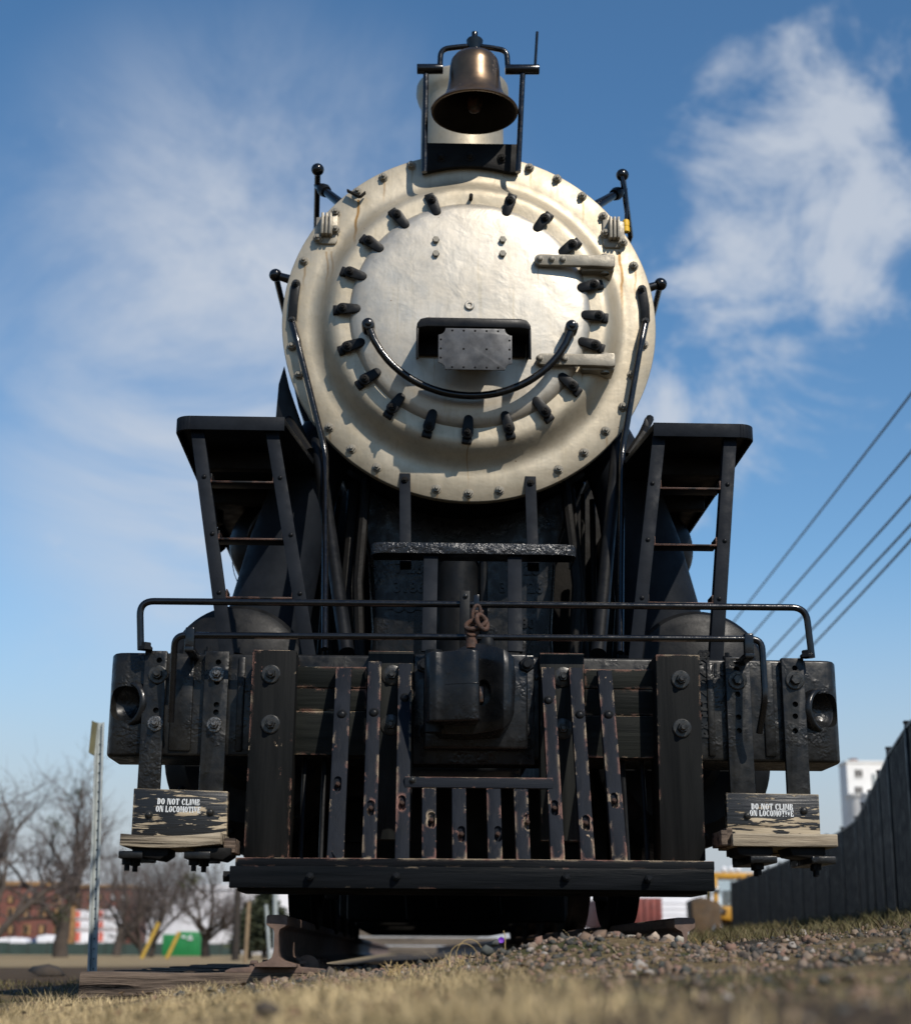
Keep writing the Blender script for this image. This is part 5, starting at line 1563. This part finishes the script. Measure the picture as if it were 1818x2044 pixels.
# power lines
M['wire'] = paint('grey_cable', (.06, .07, .08), (.06, .07, .08), .6)
for i, (a, b, lab) in enumerate((((1818, 775), (1495, 1200), 'topmost of the five overhead cables at right'), ((1818, 890), (1510, 1255), 'second from the top of the five overhead cables at right'),
                                 ((1818, 980), (1545, 1290), 'middle one of the five overhead cables at right'), ((1818, 1035), (1562, 1315), 'fourth from the top of the overhead cables, upper of the close pair'),
                                 ((1818, 1066), (1604, 1305), 'lowest of the five overhead cables, lower of the close pair'))):
    Y1 = 26
    p = at(*a, Y1)
    # the cable is level: find where it passes behind the second point
    Y2 = 60
    for _ in range(30):
        q = at(*b, Y2)
        Y2 *= (p.z+.13)/(q.z+.13)
    q = at(*b, Y2)
    dv = (q-p)
    pts = []
    for t in np.linspace(-1.4, 16, 59):
        s = p+dv*float(t); pts.append((s.x, s.y, s.z-.10*math.sin(math.pi*(float(t)+1.4)/2.9)**2))
    tag(MB().tube(pts, .022, 6).build('overhead_cable', 'wire'), lab, 'cable', 'overhead cables')

# ---- bare trees
M['bark'] = paint('grey_brown_bark', (.075, .058, .046), (.045, .035, .028), .9, 4, 30, .6, .03)
M['twig'] = paint('bare_twig', (.075, .060, .055), (.115, .095, .088), .9, 4)
M['mistletoe'] = paint('mistletoe_leaf', (.055, .06, .02), (.035, .035, .012), .8)
def bare_tree(label, base, height, spread, seed, trunks=1, first=.28, mist=0):
    r = random.Random(seed)
    root = empty('bare_tree', label, 'tree', base, 'bare winter trees on the left')
    tr, tw = MB(), MB()
    tips = []
    def grow(p, d, l, rad, depth):
        pts, rs = [p], [rad]
        n = 4 if depth < 3 else 3
        for i in range(n):
            j = Vector((r.gauss(0, 1), r.gauss(0, 1), r.gauss(0, .7)))*(.16+.05*depth)
            d = (d+j+Vector((0, 0, .06))).normalized()
            p = p+d*l/n
            pts.append(p); rs.append(rad*(1-.38*(i+1)/n))
        (tr if depth < 3 else tw).tube(pts, rs, 7 if depth < 2 else (5 if depth < 3 else 3), caps=False)
        if depth >= 5: return
        if depth == 3: tips.append(p)
        kids = (4, 4, 4, 4, 3)[depth] + (1 if r.random() < .4 else 0)
        for k in range(kids):
            t = r.uniform(.35, 1) if k else 1
            i = min(int(t*n), n)
            b = pts[i]
            u, w = perp(d)
            a = r.uniform(0, 6.28)
            ang = r.uniform(.35, .95) if k else r.uniform(.1, .4)
            nd = (d*math.cos(ang)+(u*math.cos(a)+w*math.sin(a))*math.sin(ang)*spread)
            nd.z += .10
            grow(b, nd.normalized(), l*r.uniform(.58, .82)*(2.1 if depth == 0 else 1), rs[i]*(.75 if k == 0 else .58), depth+1)
    for k in range(trunks):
        a = 6.28*k/trunks+r.uniform(0, 2)
        d0 = Vector((.38*math.cos(a) if trunks > 1 else r.uniform(-.08, .08), .3*math.sin(a) if trunks > 1 else 0, 1)).normalized()
        grow(Vector(base)+Vector((.25*math.cos(a), .2*math.sin(a), 0)) if trunks > 1 else Vector(base), d0, height*first, height*(.026 if trunks == 1 else .015), 0)
    tr.build('trunk', 'bark', root, smooth=60)
    tw.build('crown', 'twig', root, smooth=60)
    for k in range(mist):
        c = r.choice(tips)
        P_, F_, kk = [], [], 0
        for _ in range(90):
            q = np.array(c)+np.array([r.gauss(0, .28), r.gauss(0, .28), r.gauss(0, .28)])
            e1 = np.array([r.uniform(-1, 1), r.uniform(-1, 1), r.uniform(-1, 1)])*.12; e2 = np.array([r.uniform(-1, 1), r.uniform(-1, 1), r.uniform(-1, 1)])*.12
            P_.append(np.array([q, q+e1, q+e1+e2, q+e2])); F_.append(np.array([(0, 1, 2, 3)])+kk); kk += 4
        o = raw_obj('mistletoe_clump', P_, F_, 'mistletoe'); o['kind'] = 'stuff'
        o.parent = root; o.matrix_parent_inverse = WM[root.name].inverted()
def gp(px, Y, z=None):
    p = at(px, 1900, Y)
    return Vector((p.x, Y, ground_z(p.x, Y) if z is None else z))
bare_tree('large spreading bare tree with a thick forked trunk, left of the sign post', gp(122, 88), 17, 1.1, 21, 1, .15, 2)
bare_tree('bare tree cut by the left edge of the picture', gp(-28, 80), 16, 1.1, 4, 1, .15, 1)
bare_tree('bare tree with several slender trunks behind the leaning yellow poles', gp(296, 92), 10.5, .9, 9, 3, .17, 1)
bare_tree('bare tree with one trunk right of the green container', gp(411, 96), 11, 1.0, 15, 1, .16, 1)
bare_tree('small bare tree behind the dark utility pole', gp(492, 110), 8, .9, 33, 1, .18)
bare_tree('tall thin bare tree standing far behind, between sign post and container', gp(232, 120), 13, .9, 40, 1, .17)

# evergreen
def evergreen(label, base, h, rad, seed):
    r = random.Random(seed)
    root = empty('evergreen_tree', label, 'tree', base)
    MB().tube([base, Vector(base)+Vector((0, 0, h*.9))], [.14, .03], 8).build('trunk', 'bark', root)
    P_, F_, k = [], [], 0
    for _ in range(5200):
        t = r.random()**.8
        rr = rad*(1-t)**.7*(r.random()**.45)*(1+.25*math.sin(9*t+seed))
        a = r.uniform(0, 6.28)
        q = np.array([base[0]+rr*math.cos(a), base[1]+rr*math.sin(a), base[2]+.15*h+t*h*.85+r.gauss(0, .08)])
        e1 = np.array([r.gauss(0, 1), r.gauss(0, 1), r.gauss(0, .6)])*.10; e2 = np.array([r.gauss(0, 1), r.gauss(0, 1), r.gauss(0, 1)])*.07
        P_.append(np.array([q, q+e1, q+e1+e2, q+e2])); F_.append(np.array([(0, 1, 2, 3)])+k); k += 4
    o = raw_obj('crown', P_, F_, 'evergreen')
    o.parent = root; o.matrix_parent_inverse = WM[root.name].inverted()
M['evergreen'] = paint('dark_cedar_leaf', (.020, .028, .012), (.045, .052, .022), .8, 6)
evergreen('dark cedar behind the left rail end', gp(528, 70), 2.9, 1.3, 3)
evergreen('lower dark cedar right beside the utility pole', gp(497, 74), 2.3, .9, 6)

# poles near the rail end, guy guards
M['dark_wood'] = paint('dark_creosote_pole', (.035, .026, .02), (.02, .016, .013), .85, 4, 30, .4)
M['tan_wood'] = paint('tan_stake_wood', (.24, .17, .10), (.17, .12, .07), .85, 4, 30, .4)
b = gp(470, 60); tag(MB().tube([b, b+Vector((0, 0, 2.6))], [.14, .12], 14).build('utility_pole', 'dark_wood'), 'short dark timber pole left of the rail end', 'pole')
b = gp(490, 40); tag(MB().tube([b, at(497, 1800, 40)], [.055, .05], 10).build('timber_stake', 'tan_wood'), 'slim tan timber stake right of the dark pole', 'stake')
b = gp(551, 30); tag(MB().tube([b, at(549, 1700, 30)], [.045, .045], 12).build('steel_pole', 'pale_pole'), 'pale steel pole just left of the locomotive', 'pole')
b = gp(540, 34); tag(MB().tube([b, at(531, 1806, 34)], [.035, .035], 12).build('steel_pole', 'pale_pole'), 'short leaning pale steel pole beside the rail end', 'pole')
M['guard_yellow'] = paint('yellow_guard', (.50, .33, .05), (.40, .25, .04), .6)
for (x0, x1, y1, Y, lab) in ((283, 317, 1842, 75, 'leaning yellow guy-wire guard, left of the two'), (333, 358, 1861, 75, 'leaning yellow guy-wire guard before the green container')):
    tag(MB().tube([gp(x0, Y), at(x1, y1, Y)], [.09, .09], 10).build('guy_wire_guard', 'guard_yellow'), lab, 'guard', 'yellow guy guards')
# dark lump and dirt mound
def lump(name, lab, c, s, mat, cat, seed):
    v = (stone_mesh(seed)*np.array(s))+np.array([0, 0, 0])
    o = raw_obj(name, [v], [IF], mat); o.location = c; tag(o, lab, cat)
M['dirt_dark'] = paint('dark_soil', (.035, .028, .022), (.055, .042, .032), .95, 10, 30, .6)
p = gp(97, 16); lump('dirt_clod', 'dark clod of soil on the turf behind the sign post', (p.x, p.y, p.z+.05), (.20, .16, .09), 'dirt_dark', 'soil clod', 4)
p = at(527, 2003, 2.3); lump('dirt_clod', 'blurred dark brown clod in the foreground straw', (p.x, p.y, p.z-.01), (.020, .024, .014), 'dirt_dark', 'soil clod', 9)

# brick building under construction
def brick_mat():
    t = NT('red_brick')
    br = t.n('ShaderNodeTexBrick')
    br.inputs['Scale'].default_value = 4
    br.inputs['Color1'].default_value = (.17, .052, .036, 1); br.inputs['Color2'].default_value = (.115, .036, .027, 1); br.inputs['Mortar'].default_value = (.16, .095, .075, 1)
    mp = t.n('ShaderNodeMapping'); mp.inputs['Rotation'].default_value = (R(90), 0, 0)
    t.l(t.tc.outputs['Object'], mp.inputs[0]); t.l(mp.outputs[0], br.inputs['Vector'])
    return t.done(br.outputs[0], .85)
M['brick'] = brick_mat()
M['osb'] = paint('plywood_sheathing', (.36, .21, .085), (.25, .14, .06), .8, 1.5)
M['void'] = paint('dark_opening', (.02, .016, .014), (.03, .024, .02), .9)
M['white_wrap'] = paint('white_house_wrap', (.72, .72, .74), (.60, .60, .63), .6, .6)
M['white_metal'] = paint('white_metal_siding', (.66, .66, .69), (.58, .58, .61), .6, .3)
M['red_print'] = paint('red_print', (.60, .14, .10), (.55, .12, .08), .6)
M['silt'] = paint('dark_green_mesh', (.020, .040, .034), (.030, .052, .044), .8, .5)
def facade(root, x0, x1, y, z0, z1, depth, mat):
    return MB().box(x0, x1, y, y+depth, z0, z1).build('wall', mat, root, .05)
YB = 200
zB = -.75
bx0, bx1 = at(-60, 1800, YB).x, at(264, 1800, YB).x
bz = at(100, 1782, YB).z
bld = empty('brick_building', 'red brick building under construction with tan window openings, behind the bare trees', 'building', ((bx0+bx1)/2, YB, zB))
xa, xb = at(133, 1800, YB).x, at(165, 1800, YB).x
facade(bld, bx0, xa, YB, zB, at(60, 1768, YB).z, 14, 'brick')
facade(bld, xa+.01, xb, YB+1.2, zB, at(150, 1780, YB).z, 12, 'osb')
facade(bld, xb+.01, bx1, YB-.6, zB, at(220, 1772, YB).z, 13, 'brick')
MB().box(bx0-.3, xa+.2, YB-.4, YB+14.4, at(60, 1768, YB).z, at(60, 1760, YB).z).build('parapet', 'osb', bld)
MB().box(xb-.2, bx1+.3, YB-1.0, YB+13, at(220, 1772, YB).z, at(220, 1767, YB).z).build('parapet', 'osb', bld)
for row, (yt, yb) in enumerate(((1788, 1804), (1812, 1832), (1846, 1866))):
    for px in list(range(-46, 128, 31)):
        c0, c1 = at(px, yt, YB-.02), at(px+13, yb, YB-.02)
        wn_ = MB().box(c0.x, c1.x, YB-.12, YB-.01, c1.z, c0.z).build('window', 'osb' if (px+row) % 2 else 'void', bld)
        MB().box(c0.x+.12, c1.x-.3, YB-.2, YB-.13, c1.z+.1, c0.z-.1).build('window_pane', 'void' if (px+row) % 2 else 'osb', wn_)
    for px in (176, 196, 222, 243):
        if row == 2 and px < 240: continue
        c0, c1 = at(px, yt-2, YB-.62), at(px+8, yb-4, YB-.62)
        wn_ = MB().box(c0.x, c1.x, YB-.74, YB-.61, c1.z, c0.z).build('window', 'void', bld)
        MB().box(c0.x+.06, c1.x-.12, YB-.8, YB-.75, c1.z+.3, c0.z-.06).build('window_pane', 'white_wrap' if px > 215 else 'osb', wn_)

# wrapped stacks in front of it
ws = empty('wrapped_stack', 'tall stack of white wrapped bundles with red bands before the brick building', 'building material', (at(196, 1880, 185).x, 185, -.7))
for r_, (y0, y1) in enumerate(((1817, 1836), (1838, 1857), (1859, 1884))):
    for c_, (x0, x1) in enumerate(((151, 194), (197, 240))):
        a, b = at(x0, y0, 185), at(x1, y1, 185)
        bu = MB().box(a.x, b.x, 185, 187, b.z if r_ < 2 else -.7, a.z).build('bundle', 'white_wrap', ws, .1)
        q0, q1 = at(x0, y0, 184.9), at(x0+8, y1-4, 184.9)
        MB().box(q0.x+.02, q1.x, 184.93, 184.99, q1.z, q0.z-.1).build('red_band', 'red_print', bu)
for x0, x1, y0, lab in ((-8, 52, 1871, 'low white wrapped pile at the left edge behind the green mesh'), (70, 114, 1866, 'low white wrapped pile left of the big bare trunk')):
    a, b = at(x0, y0, 170), at(x1, 1895, 170)
    w, h = b.x-a.x, a.z+.72
    o = MB().prism([(0, 0), (w, 0), (w, h*.7), (w*.9, h*.95), (w*.5, h), (w*.1, h*.93), (0, h*.6)], (a.x, 170, -.72), FX, FZ, (0, 3, 0)).build('wrapped_pile', 'white_wrap', None, .12)
    tag(o, lab, 'building material', 'wrapped piles')
M['blue_tarp'] = paint('blue_tarp', (.02, .045, .11), (.015, .035, .09), .6)
a = at(53, 1872, 165); b = at(72, 1895, 165)
tag(MB().prism([(0, 0), (b.x-a.x, 0), (b.x-a.x, .5), ((b.x-a.x)*.6, a.z+.72), (.2, .5)], (a.x, 165, -.72), FX, FZ, (0, 1.5, 0)).build('tarp_heap', 'blue_tarp', None, .05), 'small dark blue tarped heap between the white piles', 'heap')
# silt fence
a, b = at(-60, 1880, 150), at(480, 1880, 150)
sf = empty('mesh_fence', 'low dark green mesh fence across the whole left background', 'fence', ((a.x+b.x)/2, 150, -.75))
n = 14
for k in range(n):
    x0, x1 = a.x+(b.x-a.x)*k/n, a.x+(b.x-a.x)*(k+1)/n
    MB().box(x0+.04, x1-.04, 150, 150.05, -.8, .42+.05*math.sin(k*2.1)).build('mesh_panel', 'silt', sf)
    MB().tube([(x0, 150.05, -.8), (x0, 150.05, .55)], .05, 6).build('mesh_post', 'dark_wood', sf)
# green roll-off container
M['green_paint'] = paint('green_container_paint', (.012, .20, .055), (.010, .16, .045), .45, 1)
a, b = at(325, 1863, 130), at(400, 1890, 130)
gc = empty('waste_container', 'bright green ribbed waste container with a white triangle mark', 'container', ((a.x+b.x)/2, 130, -.7))
MB().prism([(a.x, -.7), (b.x, -.7), (b.x, a.z-.12), (b.x-.25, a.z+.12), (a.x+.45*(b.x-a.x), a.z+.12), (a.x+.4*(b.x-a.x), a.z-.1), (a.x, a.z-.1)], (0, 130, 0), FX, FZ, (0, 2.2, 0)).build('hull', 'green_paint', gc, .03)
for k in range(9):
    x = a.x+(b.x-a.x)*(k+.5)/9
    MB().box(x-.05, x+.05, 129.93, 130.01, -.68, a.z-.18).build('rib', 'green_paint', gc, .01)
c = at(379, 1873, 129.9)
tri = [(0, .30), (.27, -.16), (-.27, -.16)]; tin = [(0, .13), (.12, -.075), (-.12, -.075)]
for k in range(3):
    p0, p1 = tri[k], tri[(k+1) % 3]; q0, q1 = tin[k], tin[(k+1) % 3]
    f = lambda u, v, t: (u[0]+(v[0]-u[0])*t, u[1]+(v[1]-u[1])*t)
    MB().prism([f(p0, p1, .06), f(p0, p1, .84), f(q0, q1, .84), f(q0, q1, .06)], (c.x, 129.88, c.z), FX, FZ, (0, .03, 0)).build('triangle_mark', 'white_wrap', gc)
c = at(366, 1871, 129.9)
MB().prism([(-.16, .05), (.0, .12), (.17, .06), (.10, -.08), (-.08, -.06)], (c.x, 129.88, c.z), FX, FZ, (0, .03, 0)).build('white_mark', 'white_wrap', gc)
# stand-in timbers added to block the bright strip seen beneath the locomotive
M['filler_timber'] = grey_wood('filler_grey_timber', (.10, .08, .062), (.17, .14, .11), (.03, .025, .02))
for k, (z, x0, x1, lab) in enumerate(((-.10, -3.2, 2.4, 'lowest added grey timber filling the bright gap beneath the locomotive'), (.17, -3.0, 2.7, 'middle added grey timber filling the bright gap beneath the locomotive'), (.44, -3.1, 2.1, 'topmost added timber filling the bright gap beneath the locomotive'))):
    tag(MB().box(x0, x1, 52+.1*k, 52.3+.1*k, z-.12, z+.12).build('gap_filler_timber', 'filler_timber', None, .01), lab, 'timber', 'added timbers beneath the locomotive')
# white metal building behind everything
a, b = at(262, 1800, 240), at(640, 1800, 240)
wz = at(400, 1776, 240).z
wbld = empty('white_shed', 'long pale metal-sided shed far behind the trees at left', 'building', ((a.x+b.x)/2, 240, -.75))
facade(wbld, a.x, b.x, 240, -.75, wz, 20, 'white_metal')
for k in range(16):
    x = a.x+(b.x-a.x)*(k+.5)/16
    MB().box(x-.06, x+.06, 239.9, 240, -.75, wz-.1).build('siding_rib', 'white_metal', wbld)
MB().prism([(a.x-.3, wz), (b.x+.3, wz), ((a.x+b.x)/2, wz+.8)], (0, 239.7, 0), FX, FZ, (0, 20.6, 0)).build('roof', 'white_metal', wbld)
a, b = at(1160, 1850, 230), at(1545, 1780, 230)
wz = at(1400, 1790, 230).z
wb2_ = empty('white_shed', 'long pale metal-sided shed seen beyond the red wagon, right of the locomotive', 'building', ((a.x+b.x)/2, 230, -.75))
facade(wb2_, a.x, b.x, 230, -.75, wz, 20, 'white_metal')
for k in range(10):
    z = -.5+(wz+.3)*k/10
    MB().box(a.x, b.x, 229.9, 230, z, z+.08).build('siding_rib', 'white_metal', wb2_)

# ---- right background: loader, red wagon, elevator
M['cat_yellow'] = paint('machine_yellow', (.52, .27, .02), (.40, .20, .02), .5, 1)
M['cat_brown'] = paint('muddy_machine', (.085, .05, .022), (.045, .03, .018), .8, 2)
M['tyre'] = paint('tyre_rubber', (.02, .02, .02), (.035, .032, .028), .85, 3)
def glass_mat():
    t = NT('cab_glass')
    t.b.inputs['Transmission Weight'].default_value = .9
    t.b.inputs['IOR'].default_value = 1.1
    return t.done((.75, .85, .88), .08)
M['glass'] = glass_mat()
LY = 60
def L(px, py, Y=LY): return at(px, py, Y)
z0 = ground_z(L(1430, 1880).x, LY)
c = L(1462, 1880)
ldr = empty('wheel_loader', 'yellow wheel loader with a cab, standing at the far end of the black fence', 'loader', (c.x, LY, z0))
l_, r_ = L(1423, 1742), L(1500, 1760)
x0, x1 = l_.x, r_.x
zr_, zs, zf = L(1450, 1742).z, L(1450, 1810).z, L(1450, 1862).z
b = MB()
roof = MB().box(x0-.05, x1+.1, LY, LY+1.6, zr_-.22, zr_).build('cab_roof', 'cat_yellow', ldr, .05)
for x in (x0+.08, x1-.08):
    MB().box(x-.08, x+.08, LY, LY+.16, zs, zr_-.2).build('cab_pillar', 'cat_yellow', ldr, .02)
    MB().box(x-.08, x+.08, LY+1.44, LY+1.6, zs, zr_-.2).build('cab_pillar', 'cat_yellow', ldr, .02)
MB().box(x0+.16, x1-.16, LY+.05, LY+.07, zs, zr_-.22).build('cab_window', 'glass', ldr)
MB().box(x0+.5, x0+.9, LY+.6, LY+1.1, zs, zs+.6).build('seat', 'tyre', ldr, .05)
MB().prism([(x0+.02, zs), (x1, zs), (x1-.1, zf+.3), (x0+.35, zf+.45), (x0-.0, zs-.4)], (0, LY-.3, 0), FX, FZ, (0, 2.6, 0)).build('body', 'cat_yellow', ldr, .06)
for k in range(3):
    p = L(1446+14*k, 1735)
    MB().lathe([(.09, 0), (.11, .1), (.07, .16), (0, .16)], (p.x, LY+.2, zr_+.12), n=14).build('work_lamp', 'white_wrap', ldr)
    MB().box(p.x-.03, p.x+.03, LY+.2, LY+.26, zr_, zr_+.1).build('lamp_stem', 'tyre', ldr)
p = L(1424, 1779)
MB().lathe([(.10, -.1), (.13, 0), (.10, .02), (0, .03)], (p.x+.03, LY-.45, p.z), n=16).build('headlamp', 'bright_nut', ldr)
for px, s in ((1405, 1), (1470, 1)):
    p = L(px, 1862)
    rr_ = .72
    w = MB().lathe([(rr_*.55, -.25), (rr_*.95, -.25), (rr_, -.2), (rr_, .2), (rr_*.95, .25), (rr_*.55, .25)], (p.x, LY+.9, z0+rr_), ax=(1, 0, 0), n=28).build('wheel', 'tyre', ldr)
    MB().lathe([(0, -.12), (rr_*.55, -.2), (rr_*.55, .2), (0, .12)], (p.x, LY+.9, z0+rr_), ax=(1, 0, 0), n=20).build('rim', 'cat_yellow', w)
p0, p1 = L(1375, 1800), L(1432, 1865)
MB().prism([(p0.x, p1.z-.2), (p0.x-.05, p0.z), (p0.x+.3, p0.z+.15), (p1.x, p0.z-.1), (p1.x, p1.z-.2)], (0, LY-.8, 0), FX, FZ, (0, 1.2, 0)).build('bucket', 'cat_brown', ldr, .05)
for dx in (.1, .5):
    MB().bar((p1.x-dx, LY-.6, p0.z), (x0+.4, LY-.2, zs-.3), .14, .14, (0, 1, 0)).build('lift_arm', 'cat_brown', ldr, .02)
MB().tube([L(1418, 1868, LY-.9), L(1440, 1815, LY-.5)], .06, 10).build('ram', 'bright_nut', ldr)
# red gondola
M['red_wagon'] = paint('rusty_red_wagon', (.20, .045, .035), (.13, .035, .03), .7, 2)
a, b = at(1200, 1792, 95), at(1322, 1830, 95)
gw = empty('gondola_wagon', 'dull red gondola wagon far behind the right wheel', 'wagon', ((a.x+b.x)/2, 95, .2))
zg = ground_z(a.x, 95)
MB().box(a.x, b.x, 95, 104, zg+1.0, a.z).build('hull', 'red_wagon', gw, .04)
for k in range(9):
    x = a.x+(b.x-a.x)*(k+.5)/9
    MB().box(x-.06, x+.06, 94.9, 95, zg+1.0, a.z-.05).build('rib', 'red_wagon', gw, .01)
for s in (.25, .75):
    x = a.x+(b.x-a.x)*s
    MB().lathe([(0, -.07), (.42, -.07), (.45, -.03), (.42, .07), (0, .07)], (x, 96, zg+.45), ax=(1, 0, 0), n=24).build('wheel', 'tyre', gw)
MB().box(a.x+.2, b.x-.2, 95.6, 103, zg+.55, zg+1.02).build('underframe', 'tyre', gw)
# white grain elevator
EY = 170
M['elev'] = paint('white_concrete', (.74, .73, .70), (.64, .63, .61), .7, .4)
a, b = at(1689, 1524, EY), at(1800, 1524, EY)
el = empty('grain_elevator', 'white concrete elevator tower with a round silo behind the black fence', 'building', ((a.x+b.x)/2, EY, 0))
MB().box(a.x, b.x, EY, EY+3, 0, a.z).build('tower', 'elev', el, .05)
MB().box(a.x-.08, b.x+.08, EY-.08, EY+3.08, a.z, a.z+.28).build('parapet', 'elev', el, .03)
MB().tube([(a.x+1.3, EY+2, a.z+.2), (a.x+1.3, EY+2, a.z+.7)], .5, 16).build('roof_vent', 'brick', el)
for x0 in (1706, 1756):
    for y0 in (1537, 1571):
        p, q = at(x0, y0, EY), at(x0+15, y0+14, EY)
        w = MB().box(p.x, q.x, EY-.06, EY-.01, q.z, p.z).build('window', 'void', el)
        MB().box(p.x-.06, q.x+.06, EY-.1, EY-.065, q.z-.12, q.z-.02).build('sill', 'elev', w)
        MB().box((p.x+q.x)/2-.04, (p.x+q.x)/2+.04, EY-.09, EY-.065, q.z, p.z).build('mullion', 'elev', w)
p, q = at(1679, 1596, EY), at(1745, 1596, EY)
rr_ = (q.x-p.x)/2
MB().lathe([(rr_, 0), (rr_, p.z), (rr_+.12, p.z), (rr_+.12, p.z+.3), (0, p.z+.32)], ((p.x+q.x)/2, EY-rr_-.3, 0), ax=(0, 0, 1), n=40).build('silo', 'elev', el)
MB().box(at(1741, 1580, EY-5).x, at(1747, 1580, EY-5).x, EY-5.5, EY-5, 0, at(1741, 1556, EY).z).build('downpipe', 'pale_pole', el)
